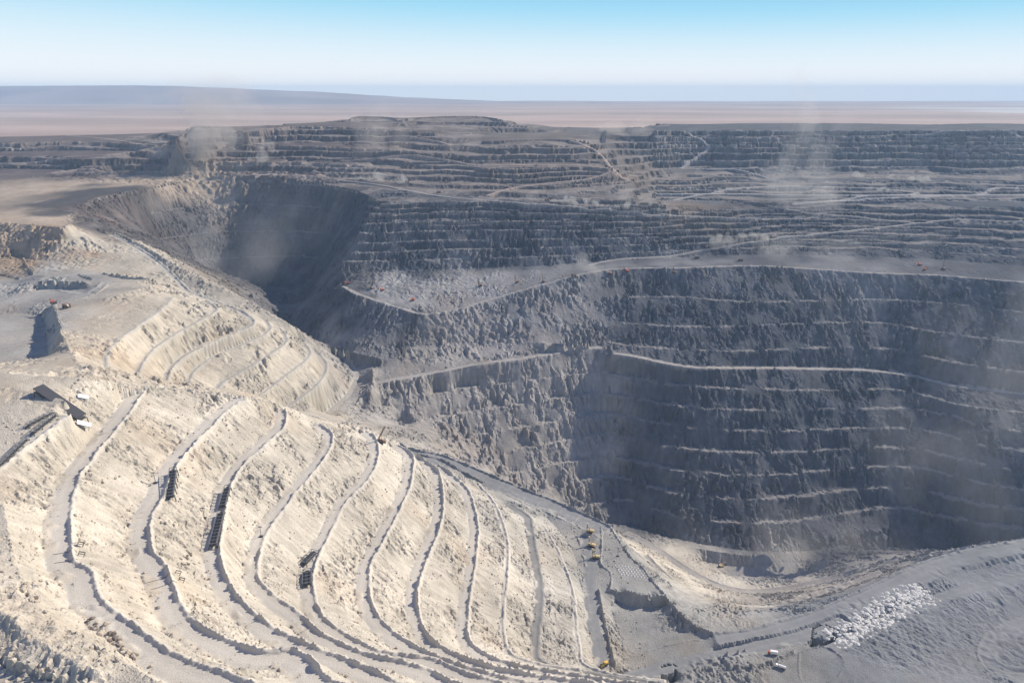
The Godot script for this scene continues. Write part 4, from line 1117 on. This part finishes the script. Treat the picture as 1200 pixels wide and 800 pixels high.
func dump_truck(label: String, group: String, coat: String) -> Node3D:
	var o := thing("dump_truck", label, "dump truck", group)
	for s in [-1.0, 1.0]:
		wheel(o, Vector3(s * 2.3, 1.5, -3.3), 1.5, 1.1)
		wheel(o, Vector3(s * 2.2, 1.5, 2.6), 1.5, 1.9)
	var st := tool()
	box(st, Vector3(0, 1.9, -0.2), Vector3(2.4, 0.9, 9.4))
	box(st, Vector3(0, 2.4, -4.6), Vector3(5.0, 1.9, 1.2), Basis.IDENTITY, Vector2(0.96, 0.8))
	part(o, "chassis", st, coat)
	st = tool()
	box(st, Vector3(-1.3, 4.3, -3.9), Vector3(2.0, 1.9, 1.9), Basis.IDENTITY, Vector2(0.92, 0.88))
	var cab := part(o, "cab", st, coat)
	st = tool()
	box(st, Vector3(-1.3, 4.6, -4.85), Vector3(1.6, 0.9, 0.12))
	part(cab, "window", st, "dark_glass")
	st = tool()
	var floor_ := Basis(Vector3.RIGHT, 0.12)
	box(st, Vector3(0, 3.5, 1.4), Vector3(4.9, 0.35, 6.8), floor_)
	for s in [-1.0, 1.0]:
		box(st, Vector3(s * 2.6, 4.5, 1.2), Vector3(0.3, 1.9, 7.0), floor_)
	box(st, Vector3(0, 5.0, -2.2), Vector3(5.3, 2.4, 0.3), floor_)
	box(st, Vector3(0, 6.0, -3.7), Vector3(5.2, 0.25, 3.2))
	var bed := part(o, "dump_body", st, coat)
	st = tool()
	box(st, Vector3(0, 4.5, 1.0), Vector3(4.7, 1.7, 5.6), floor_, Vector2(0.45, 0.5))
	part(bed, "load", st, "crushed_rock")
	return o


func wheel_loader(label: String) -> Node3D:
	var o := thing("wheel_loader", label, "wheel loader")
	for s in [-1.0, 1.0]:
		wheel(o, Vector3(s * 1.5, 1.1, -2.1), 1.1, 0.9)
		wheel(o, Vector3(s * 1.5, 1.1, 2.1), 1.1, 0.9)
	var st := tool()
	box(st, Vector3(0, 2.2, 2.7), Vector3(2.4, 1.7, 3.6), Basis.IDENTITY, Vector2(0.9, 0.85))
	box(st, Vector3(0, 1.7, -1.9), Vector3(1.7, 1.2, 2.6))
	part(o, "body", st, "yellow_paint")
	st = tool()
	box(st, Vector3(0, 3.2, 0.3), Vector3(1.8, 2.0, 1.7), Basis.IDENTITY, Vector2(0.9, 0.85))
	var cab := part(o, "cab", st, "yellow_paint")
	st = tool()
	box(st, Vector3(0, 3.4, -0.58), Vector3(1.4, 1.1, 0.1))
	part(cab, "window", st, "dark_glass")
	for s in [-1.0, 1.0]:
		st = tool()
		beam(st, Vector3(s * 0.7, 2.2, -1.4), Vector3(s * 0.7, 1.2, -4.4), 0.35)
		part(o, "lift_arm", st, "yellow_paint")
	st = tool()
	box(st, Vector3(0, 0.9, -5.0), Vector3(3.4, 1.4, 1.4), Basis(Vector3.RIGHT, -0.3), Vector2(1.0, 0.55))
	part(o, "bucket", st, "dark_steel")
	return o


func lorry(label: String, tank: bool) -> Node3D:
	var o := thing("lorry", label, "lorry")
	for s in [-1.0, 1.0]:
		for z in [-3.0, 1.6, 2.9]:
			wheel(o, Vector3(s * 1.05, 0.6, z), 0.6, 0.45)
	var st := tool()
	box(st, Vector3(0, 0.95, 0.3), Vector3(1.6, 0.4, 8.4))
	part(o, "chassis", st, "dark_steel")
	st = tool()
	box(st, Vector3(0, 2.1, -3.4), Vector3(2.4, 2.1, 1.9), Basis.IDENTITY, Vector2(0.95, 0.85))
	var cab := part(o, "cab", st, "white_paint" if tank else "red_paint")
	st = tool()
	box(st, Vector3(0, 2.5, -4.33), Vector3(2.0, 0.8, 0.12))
	part(cab, "window", st, "dark_glass")
	st = tool()
	if tank:
		drum(st, Vector3(0, 2.3, 1.1), Vector3.BACK, 1.2, 6.2, 18)
		part(o, "tank", st, "white_paint")
	else:
		box(st, Vector3(0, 2.6, 1.2), Vector3(2.5, 2.6, 6.3), Basis.IDENTITY, Vector2(0.98, 0.99))
		part(o, "box_body", st, "white_paint")
	return o


# a belt conveyor carried on lattice legs from a to b
func gallery(called: String, label: String, category: String, group: String, a: Vector3, b: Vector3, wide: float, high: float, roofed: bool) -> Node3D:
	var o := thing(called, label, category, group)
	o.position = a
	b -= a
	var along := Vector3(b.x, 0, b.z).normalized()
	var side := along.cross(Vector3.UP)
	var long := b.length()
	var bays := maxi(2, int(round(long / 4.0)))
	var st := tool()
	beam(st, Vector3(0, high, 0), b + Vector3(0, high, 0), wide, 0.3)
	part(o, "deck", st, "dark_steel")
	st = tool()
	beam(st, Vector3(0, high + 0.8, 0), b + Vector3(0, high + 0.8, 0), wide * 0.45, 0.25)
	part(o, "belt", st, "rubber")
	for s in [-1.0, 1.0]:
		var edge: Vector3 = side * s * wide * 0.5
		st = tool()
		beam(st, edge + Vector3(0, high + 2.2, 0), b + edge + Vector3(0, high + 2.2, 0), 0.28)
		beam(st, edge + Vector3(0, high - 0.1, 0), b + edge + Vector3(0, high - 0.1, 0), 0.28)
		for k in bays:
			var p := b * (float(k) / bays) + edge
			var q := b * (float(k + 1) / bays) + edge
			beam(st, p + Vector3(0, high, 0), q + Vector3(0, high + 2.2, 0), 0.2)
			beam(st, p + Vector3(0, high, 0), p + Vector3(0, high + 2.2, 0), 0.2)
		part(o, "side_truss", st, "grey_steel")
	for k in bays + 1:
		var p := b * (float(k) / bays)
		st = tool()
		beam(st, p - side * wide * 0.5 + Vector3(0, high + 2.2, 0), p + side * wide * 0.5 + Vector3(0, high + 2.2, 0), 0.3)
		part(o, "cross_beam", st, "grey_steel")
		if k % 2 == 0:
			for s in [-1.0, 1.0]:
				st = tool()
				var top: Vector3 = p + side * s * wide * 0.5 + Vector3(0, high, 0)
				var foot: Vector3 = p + side * s * wide * 0.62
				foot.y = ground(o.position.x + foot.x, o.position.z + foot.z) - o.position.y - 0.3
				beam(st, foot, top, 0.45)
				part(o, "leg", st, "dark_steel")
	if roofed:
		st = tool()
		beam(st, Vector3(0, high + 2.9, 0), b + Vector3(0, high + 2.9, 0), wide * 1.1, 0.2)
		part(o, "roof", st, "dark_steel")
	return o


func mast(label: String, x: float, z: float, high: float) -> void:
	var o := thing("floodlight_mast", label, "light mast", "floodlight masts on the bench roads")
	o.position = Vector3(x, ground(x, z) - 0.1, z)
	var st := tool()
	drum(st, Vector3(0, high * 0.5, 0), Vector3.UP, 0.22, high, 8, 0.6)
	part(o, "pole", st, "dark_steel")
	st = tool()
	box(st, Vector3(0, 0.4, 0), Vector3(2.6, 0.8, 1.8))
	part(o, "skid", st, "dark_steel")
	st = tool()
	beam(st, Vector3(-1.4, high - 0.3, 0), Vector3(1.4, high - 0.3, 0), 0.18)
	var bar := part(o, "cross_arm", st, "grey_steel")
	for s in [-1.1, -0.4, 0.4, 1.1]:
		st = tool()
		box(st, Vector3(s, high - 0.7, 0.1), Vector3(0.5, 0.45, 0.35))
		part(bar, "floodlight", st, "grey_steel")


func boulder_mesh(seed_at: int) -> ArrayMesh:
	var st := SurfaceTool.new()
	st.begin(Mesh.PRIMITIVE_TRIANGLES)
	st.set_smooth_group(-1)
	var r := RandomNumberGenerator.new()
	r.seed = seed_at
	var rows := 5
	var cols := 8
	var p := []
	for j in rows + 1:
		for i in cols:
			var a := PI * j / rows
			var b := TAU * i / cols
			var q := Vector3(sin(a) * cos(b), cos(a), sin(a) * sin(b))
			p.append(q * Vector3(1.0, 0.72, 0.85) * (r.randf_range(0.72, 1.12) if j > 0 and j < rows else 0.9))
	for j in rows:
		for i in cols:
			var k := j * cols + i
			var l := j * cols + (i + 1) % cols
			for v in [p[k], p[l], p[l + cols], p[k], p[l + cols], p[k + cols]]:
				st.add_vertex(v)
	st.generate_normals()
	return st.commit()


func heap_mesh() -> ArrayMesh:
	var st := tool()
	drum(st, Vector3(0, 0.35, 0), Vector3.UP, 1.0, 0.7, 9, 0.12)
	st.generate_normals()
	return st.commit()


func scatter(called: String, mesh: Mesh, m: Material, places: Array) -> void:
	var mm := MultiMesh.new()
	mm.transform_format = MultiMesh.TRANSFORM_3D
	mm.mesh = mesh
	mm.instance_count = places.size()
	for k in places.size():
		mm.set_instance_transform(k, places[k])
	var o := MultiMeshInstance3D.new()
	o.name = called
	o.multimesh = mm
	o.material_override = m
	o.set_meta("kind", "stuff")
	add_child(o)


func plume(label: String, c: Color, puffs: Array) -> void:
	var o := Node3D.new()
	o.name = numbered("dust_plume")
	o.set_meta("label", label)
	o.set_meta("category", "dust")
	o.set_meta("kind", "stuff")
	add_child(o)
	var r := RandomNumberGenerator.new()
	r.seed = label.hash()
	for p in puffs:
		var wide: float = maxf(p[3], p[4])
		var n := 11 if wide > 60.0 else 4
		for k in n:
			var f := FogVolume.new()
			f.name = "puff"
			f.shape = RenderingServer.FOG_VOLUME_SHAPE_ELLIPSOID
			var s := r.randf_range(0.3, 0.9)
			f.size = Vector3(p[3] * s * r.randf_range(0.6, 1.1), p[4] * s * r.randf_range(0.7, 1.4), p[5] * s * r.randf_range(0.7, 1.1))
			var off := Vector3(r.randfn(0, 0.3), r.randfn(0.0, 0.3), r.randfn(0, 0.25)) 
			f.position = Vector3(p[0] + off.x * p[3], p[1] + off.y * p[4] + (s - 0.8) * p[4] * 0.15, p[2] + off.z * p[5])
			f.rotation = Vector3(r.randf_range(-0.3, 0.3), r.randf() * TAU, r.randf_range(-0.5, 0.5))
			var m := FogMaterial.new()
			m.albedo = c
			m.density = p[6] * (r.randf_range(0.22, 0.48) if wide > 60.0 else r.randf_range(0.4, 0.8))
			f.material = m
			o.add_child(f, true)


func on_ground(x: float, z: float, up := 0.0) -> Vector3:
	return Vector3(x, ground(x, z) + up, z)


func machines() -> void:
	paint("dark_steel", Color(.055, .055, .06), 0.55, 0.3)
	paint("grey_steel", Color(.22, .22, .22), 0.5, 0.4)
	paint("rubber", Color(.03, .03, .032), 0.85)
	paint("dark_glass", Color(.03, .035, .04), 0.15)
	paint("yellow_paint", Color(.62, .40, .06), 0.5)
	paint("sand_paint", Color(.55, .42, .22), 0.55)
	paint("red_paint", Color(.45, .10, .05), 0.5)
	paint("white_paint", Color(.78, .78, .76), 0.5)
	paint("brown_paint", Color(.22, .13, .09), 0.6)
	paint("crushed_rock", Color(.40, .38, .35), 0.95)
	paint("white_rock", Color(.50, .49, .465), 0.98)
	paint("pale_boulder", Color(.36, .31, .25), 0.95)
	paint("dark_boulder", Color(.16, .13, .11), 0.95)
	var g := "conveyor galleries stepping down the near wall"
	gallery("conveyor_gallery", "short steel conveyor gallery on the second bench, highest of the row", "conveyor", g, on_ground(-240.5, -431), on_ground(-228.5, -399), 4.6, 2.2, false)
	gallery("conveyor_gallery", "steel conveyor gallery on the third bench, above a gap from its longer neighbour", "conveyor", g, on_ground(-211, -446), on_ground(-205.6, -422), 4.4, 2.2, false)
	gallery("conveyor_gallery", "longest steel conveyor gallery, lower of the two on the third bench", "conveyor", g, on_ground(-203.5, -415), on_ground(-194, -377), 4.6, 2.2, false)
	gallery("conveyor_gallery", "small slanting conveyor gallery, upper of the pair on the fifth bench", "conveyor", g, on_ground(-147.5, -433), on_ground(-152, -419), 5.0, 2.0, false)
	gallery("conveyor_gallery", "small blocky conveyor gallery, lowest of all on the fifth bench", "conveyor", g, on_ground(-147, -411), on_ground(-143, -396), 6.0, 2.0, false)
	gallery("loading_hall", "long dark roofed conveyor hall beside the white hut on the rim", "conveyor hall", "", on_ground(-338, -453), on_ground(-305, -443), 7.5, 3.4, true)
	gallery("belt_conveyor", "left of two narrow belt conveyors running from the dark hall", "conveyor", "narrow belt conveyors on the rim", on_ground(-317, -433), on_ground(-319, -409), 2.2, 1.4, false)
	gallery("belt_conveyor", "right of two narrow belt conveyors running from the dark hall", "conveyor", "narrow belt conveyors on the rim", on_ground(-309, -424), on_ground(-310, -400), 2.2, 1.4, false)
	gallery("belt_conveyor", "low dark belt conveyor along the rim road at the left edge", "conveyor", "narrow belt conveyors on the rim", on_ground(-310, -395), on_ground(-305, -356), 1.8, 0.8, false)
	gallery("belt_conveyor", "steep dark conveyor on the distant brown dump beside a zigzag road", "conveyor", "", on_ground(300, -2330), on_ground(262, -2080), 9.0, 5.0, false)
	# hut and shed
	var o := thing("site_hut", "small white hut with a low roof near the dark conveyor hall", "hut")
	settle(o, -320, -470, 20)
	var st := tool()
	box(st, Vector3(0, 1.5, 0), Vector3(6.5, 3.4, 4.0))
	part(o, "wall", st, "white_paint")
	st = tool()
	box(st, Vector3(0, 3.6, 0), Vector3(7.2, 0.9, 4.8), Basis.IDENTITY, Vector2(0.96, 0.1))
	part(o, "roof", st, "white_paint")
	st = tool()
	box(st, Vector3(1.2, 1.2, 2.02), Vector3(1.1, 2.2, 0.1))
	part(o, "door", st, "brown_paint")
	st = tool()
	box(st, Vector3(-1.5, 1.8, 2.02), Vector3(1.4, 1.0, 0.1))
	part(o, "window", st, "dark_glass")
	o = thing("open_shed", "low white lean-to shed at the foot of the dark conveyor hall", "shed")
	settle(o, -303, -438, 30)
	st = tool()
	box(st, Vector3(0, 3.3, 0), Vector3(9.0, 0.3, 4.6), Basis(Vector3.RIGHT, 0.16))
	part(o, "roof", st, "white_paint")
	for sx in [-4.0, 4.0]:
		for sz in [-1.9, 1.9]:
			st = tool()
			beam(st, Vector3(sx, -0.4, sz), Vector3(sx, 3.2, sz), 0.3)
			part(o, "post", st, "grey_steel")
	st = tool()
	box(st, Vector3(0, 1.5, -1.9), Vector3(8.0, 3.0, 0.2))
	part(o, "back_wall", st, "white_paint")
	mast("floodlight mast on the second bench beside the highest gallery", -247.4, -418.3, 9.0)
	mast("floodlight mast on the third bench between two galleries", -212.5, -408, 9.0)
	mast("floodlight mast standing alone on the fourth bench road", -181.3, -422.6, 9.0)
	mast("floodlight mast on the pit ledge right of the yellow drill rigs", 113, -617.6, 11.0)
	# frames and cables on the two upper bench roads
	var frames := [[-233.4, -314.0, "upper small steel frame beside the first bench road"], [-229.1, -307.0, "lower small steel frame beside the first bench road"], [-190.8, -325.5, "upper small steel frame below the second bench road"], [-186.2, -320.0, "lower small steel frame below the second bench road"]]
	for f in frames:
		o = thing("steel_frame", f[2], "steel frame", "small steel frames beside the upper bench roads")
		settle(o, f[0], f[1], 20)
		for s in [-1.0, 1.0]:
			st = tool()
			beam(st, Vector3(s * 1.4, -0.4, 0), Vector3(s * 1.4, 2.4, 0), 0.32)
			part(o, "post", st, "dark_steel")
		st = tool()
		beam(st, Vector3(-1.6, 2.4, 0), Vector3(1.6, 2.4, 0), 0.34)
		part(o, "beam", st, "dark_steel")
		st = tool()
		beam(st, Vector3(-1.4, 1.2, 0), Vector3(1.4, 1.2, 0), 0.25)
		part(o, "rail", st, "dark_steel")
	var cables := [[-243, -306, -232, -309, "farther cable lying across the first bench road"], [-238, -299, -227, -301.5, "nearer cable lying across the first bench road"], [-202, -313, -190, -322, "farther cable lying across the second bench road"], [-197, -308.5, -186, -315.5, "nearer cable lying across the second bench road"]]
	for c in cables:
		o = thing("cable", c[4], "cable", "cables laid across bench roads")
		o.position = on_ground(c[0], c[1])
		st = tool()
		var last := Vector3.ZERO
		for k in range(1, 13):
			var q := on_ground(lerpf(c[0], c[2], k / 12.0), lerpf(c[1], c[3], k / 12.0), 0.12) - o.position
			beam(st, last, q, 0.16)
			last = q
		part(o, "sheath", st, "rubber")
	# rigs on the near floor
	var rigs := "drill rigs on the pit ledge"
	var rig := drill_rig("yellow drill rig, farthest of three along the ledge windrow", rigs, "sand_paint", 11.0)
	settle(rig, 87.5, -658, 70)
	settle(copy_of(rig, "yellow drill rig, middle of three along the ledge windrow"), 87, -636, 60)
	settle(copy_of(rig, "yellow drill rig, nearest of three along the ledge windrow"), 89, -615, 80)
	settle(wheel_loader("yellow wheel loader at the near end of the ledge road"), 79.8, -469, 130)
	settle(excavator("excavator", "orange excavator under the dark bench in the lower basin", "", "sand_paint"), 309.6, -851.3, -60)
	settle(lorry("white tank lorry on the road by the dark pit hole", true), 237.7, -478, 60)
	settle(lorry("white box lorry with a red cab, farther up the same road", false), 235.5, -491.6, 70)
	# machines on the wide working ledge across the pit
	var eg := "excavators on the far working ledge"
	var ex := excavator("excavator", "red excavator at the left tip of the far ledge", eg, "red_paint")
	settle(ex, -326, -1329, 100)
	settle(copy_of(ex, "red excavator at the front brink of the far ledge"), -186, -1251, 160)
	settle(copy_of(ex, "excavator on the far ledge just right of the tall drill mast"), -250, -1288, 60)
	settle(copy_of(ex, "red excavator beside trucks above the shaded corner of the far wall"), 231, -1351, 75)
	settle(copy_of(ex, "upper of two red excavators loading on the far right ledge"), 843, -1399, 30)
	settle(copy_of(ex, "lower of two red excavators loading on the far right ledge"), 839, -1371, -50)
	settle(copy_of(ex, "excavator working in the pale dust at the far left rim"), -845, -1912, 40)
	settle(copy_of(ex, "excavator on the curved ramp beside the grey settling floor"), -620, -899, 60)
	var dg := "drill rigs on the far working ledge"
	var d2 := drill_rig("tall dark drill rig near the left end of the far ledge", dg, "brown_paint", 17.0)
	settle(d2, -272, -1293, 20)
	settle(copy_of(d2, "dark drill rig on the far ledge, second from the left"), -62, -1313, 80)
	settle(copy_of(d2, "dark drill rig on the far ledge, third from the left"), 10, -1319, 130)
	settle(copy_of(d2, "dark drill rig on the far ledge just before the shaded corner"), 61.6, -1311, 40)
	settle(copy_of(d2, "dark drill rig standing alone on the far ledge right of the corner"), 324.5, -1349.4, 70)
	settle(copy_of(d2, "dark drill rig on the far right ledge beside two red excavators"), 877, -1372.5, 10)
	settle(copy_of(d2, "dark rig parked on the brow of the near promontory"), -131, -612, 110)
	var tg := "dump trucks on the haul roads"
	var tr := dump_truck("brown dump truck on the far ledge before the shaded corner", tg, "brown_paint")
	settle(tr, 121, -1325, -80)
	var trucks := [[196, -1346, 95, "dump truck on the far ledge above the shaded corner"], [179.2, -1426.5, -75, "dump truck where the diagonal haul road leaves the far ledge"], [424.9, -1484.3, -70, "dump truck at the lower end of the dust trail on the diagonal road"], [584.9, -1537.5, -70, "dump truck at the upper end of the diagonal haul road"], [390.2, -1431, 100, "dump truck below the diagonal road, left of its follower"], [475.3, -1409.7, 95, "dump truck below the diagonal road, right of its leader"], [78.5, -1566.5, 95, "dump truck leading the long white dust trail on the upper road"], [-170.7, -1632, 110, "dump truck on the upper road at the top of the benched wall"], [-258.8, -1737.5, 105, "dump truck climbing out of the dust near the valley rim"], [-345.7, -1787.9, 100, "dump truck farthest left on the upper rim road"], [-586, -871.6, 70, "dump truck on the curved ramp above the grey settling floor"]]
	for t in trucks:
		settle(copy_of(tr, t[3]), t[0], t[1], t[2])
	rocks()
	dust()


func rocks() -> void:
	var r := RandomNumberGenerator.new()
	r.seed = 77
	var shapes := [boulder_mesh(1), boulder_mesh(2), boulder_mesh(3)]
	# rows of blocks pushed to the road edges, and a few clusters: x, z, x, z, how many, spread, size
	var rows := [[-196, -258, -160, -232, 46, 2.2, 1.3, "angular block in the dark row below the first bench road"], [-262, -262, -232, -252, 22, 3.5, 1.5, "loose block in the cluster above the near platform"], [-205, -370, -197, -345, 16, 2.0, 1.2, "loose block in the short row uphill of the second bench road"], [-226, -262, -214, -252, 10, 2.5, 1.3, "loose block in the small pile beside the first bench road"]]
	for row in rows:
		for k in row[4]:
			var f := r.randf()
			var x: float = lerpf(row[0], row[2], f) + r.randfn(0, row[5] * 0.5)
			var z: float = lerpf(row[1], row[3], f) + r.randfn(0, row[5] * 0.5)
			var o := MeshInstance3D.new()
			o.name = numbered("boulder")
			o.mesh = shapes[r.randi() % 3]
			o.material_override = mats["dark_boulder"] if r.randf() < 0.45 else mats["pale_boulder"]
			o.set_meta("label", row[7])
			o.set_meta("category", "boulder")
			o.set_meta("group", row[7] + "s")
			add_child(o)
			var s: float = row[6] * r.randf_range(0.5, 1.4)
			o.position = on_ground(x, z, s * 0.2)
			o.basis = Basis.from_euler(Vector3(r.randf() * 0.5, r.randf() * TAU, r.randf() * 0.5)).scaled(Vector3(s, s, s))
	var g: Grid = grids[0]
	var places := []
	var tries := 0
	while places.size() < 5200 and tries < 200000:
		tries += 1
		var x := r.randf_range(-340.0, 120.0)
		var z := r.randf_range(-700.0, -190.0)
		if not in_sight(x, z):
			continue
		var k := int((z - g.z0) / g.cell) * g.nx + int((x - g.x0) / g.cell)
		if g.strip[k] >= 0 and g.inset[k] < 0.7:
			continue
		if lumps.get_noise_2d(x * 0.9, z * 0.9) < r.randf_range(-0.25, 0.45):
			continue
		var s := 0.35 + 1.0 * pow(r.randf(), 3.0)
		places.append(Transform3D(Basis.from_euler(Vector3(r.randf(), r.randf() * TAU, r.randf())).scaled(Vector3(s, s, s)), on_ground(x, z, s * 0.15)))
	scatter("loose_rocks", shapes[0], mats["pale_boulder"], places)
	# white crushed rock dumped in rows on the spur, and drill cuttings on the ledge
	places = []
	for a in 1100:
		var f := r.randf()
		var q := Vector2(424, -580).lerp(Vector2(298, -512), f) + Vector2(0.48, 0.88) * clampf(r.randfn(0, 6.5), -15.0, 15.0) + Vector2(r.randfn(0, 1.5), r.randfn(0, 1.5))
		var s := 0.6 + 1.9 * pow(r.randf(), 1.6)
		places.append(Transform3D(Basis(Vector3.UP, r.randf() * TAU).scaled(Vector3(s * r.randf_range(0.8, 1.3), s * r.randf_range(0.35, 0.75), s)), on_ground(q.x, q.y, -0.2)))
	for a in 9:
		for b in 5:
			var s := r.randf_range(0.9, 1.5)
			places.append(Transform3D(Basis(Vector3.UP, r.randf() * TAU).scaled(Vector3(s, s, s)), on_ground(108 + a * 3.3 + b * 1.0, -603 + b * 3.6 + a * 0.6, -0.1)))
	scatter("crushed_rock", heap_mesh(), mats["white_rock"], places)


func dust() -> void:
	var pale := Color(0.93, 0.92, 0.90)
	var tan_ := Color(0.95, 0.91, 0.87)
	var r := RandomNumberGenerator.new()
	r.seed = 5
	var trail := func(a: Vector3, b: Vector3, n: int, size: float, dens: float) -> Array:
		var out := []
		for k in n:
			var f := (k + 0.5) / n
			var s := size * r.randf_range(0.6, 1.5)
			var p := a.lerp(b, f)
			p.y = ground(p.x, p.z) + s * 0.3
			out.append([p.x + r.randfn(0, 4), p.y, p.z + r.randfn(0, 4), s * r.randf_range(1.2, 2.2), s, s * 1.4, dens * r.randf_range(0.5, 1.4)])
		return out
	plume("white dust trail behind the truck on the upper haul road", pale, trail.call(Vector3(90, 0, -1566), Vector3(260, 0, -1556), 9, 13.0, 0.05))
	plume("thin dust puffs left of the truck on the upper haul road", pale, trail.call(Vector3(20, 0, -1572), Vector3(75, 0, -1567), 4, 20.0, 0.012))
	plume("dust cloud along the diagonal haul road between two trucks", pale, trail.call(Vector3(435, 0, -1488), Vector3(575, 0, -1535), 8, 17.0, 0.035))
	plume("dust over the trucks leaving the valley rim", pale, trail.call(Vector3(-420, 0, -1800), Vector3(-270, 0, -1745), 7, 20.0, 0.03))
	plume("dust trail beside the far floor road on the right", pale, trail.call(Vector3(930, 0, -1960), Vector3(1130, 0, -1900), 7, 18.0, 0.03))
	plume("tan dust column rising from diggers on the far left rim", tan_, [[-850, 30, -1920, 70, 70, 60, 0.03], [-835, 70, -1930, 90, 90, 80, 0.014], [-800, 120, -1950, 120, 120, 100, 0.006], [-760, 180, -1980, 190, 130, 150, 0.003], [-900, 40, -1930, 110, 50, 80, 0.010]])
	plume("white dust puff on the dark tier right of the tan column", pale, [[-690, 22, -1945, 34, 34, 30, 0.035], [-684, 40, -1950, 44, 50, 40, 0.012]])
	plume("grey dust hanging in the shaded valley on the left", pale, [[-640, -110, -1440, 130, 190, 100, 0.0030], [-655, -160, -1440, 100, 110, 90, 0.0034], [-560, -150, -1480, 180, 150, 120, 0.0011]])
	plume("small white dust burst beside the curved ramp at upper left", pale, [[-735, -72, -1055, 16, 18, 14, 0.10], [-730, -66, -1058, 26, 24, 22, 0.03], [-728, -55, -1060, 34, 30, 28, 0.012]])
	plume("tall dust veil above the far right workings", pale, [[690, 10, -1760, 70, 330, 80, 0.0050], [770, -10, -1740, 80, 260, 80, 0.0038], [640, -60, -1700, 160, 150, 120, 0.0030], [700, -75, -1680, 130, 90, 100, 0.0038]])
	plume("faint dust over the far working ledge", pale, [[160, -135, -1355, 60, 30, 40, 0.012], [540, -125, -1440, 110, 40, 70, 0.007], [700, -120, -1450, 160, 50, 80, 0.005], [130, -60, -1560, 80, 90, 60, 0.0040], [300, -50, -1580, 110, 90, 70, 0.0040]])
	plume("faint dust over the brown hill tiers", tan_, [[-400, 40, -2020, 90, 140, 80, 0.0050], [-330, 50, -2080, 70, 120, 70, 0.0035], [-150, 50, -2000, 100, 110, 90, 0.0022], [330, 60, -2300, 220, 70, 120, 0.005]])
	plume("grey dust filling the deep shaded end of the pit", pale, [[800, -250, -1010, 260, 300, 110, 0.0013], [740, -350, -960, 280, 200, 110, 0.0013]])
	plume("pale dust at the foot of the rock slide across the pit", pale, [[405, -448, -865, 110, 50, 60, 0.0045], [430, -425, -880, 130, 90, 70, 0.0022], [490, -435, -850, 150, 60, 70, 0.0024]])
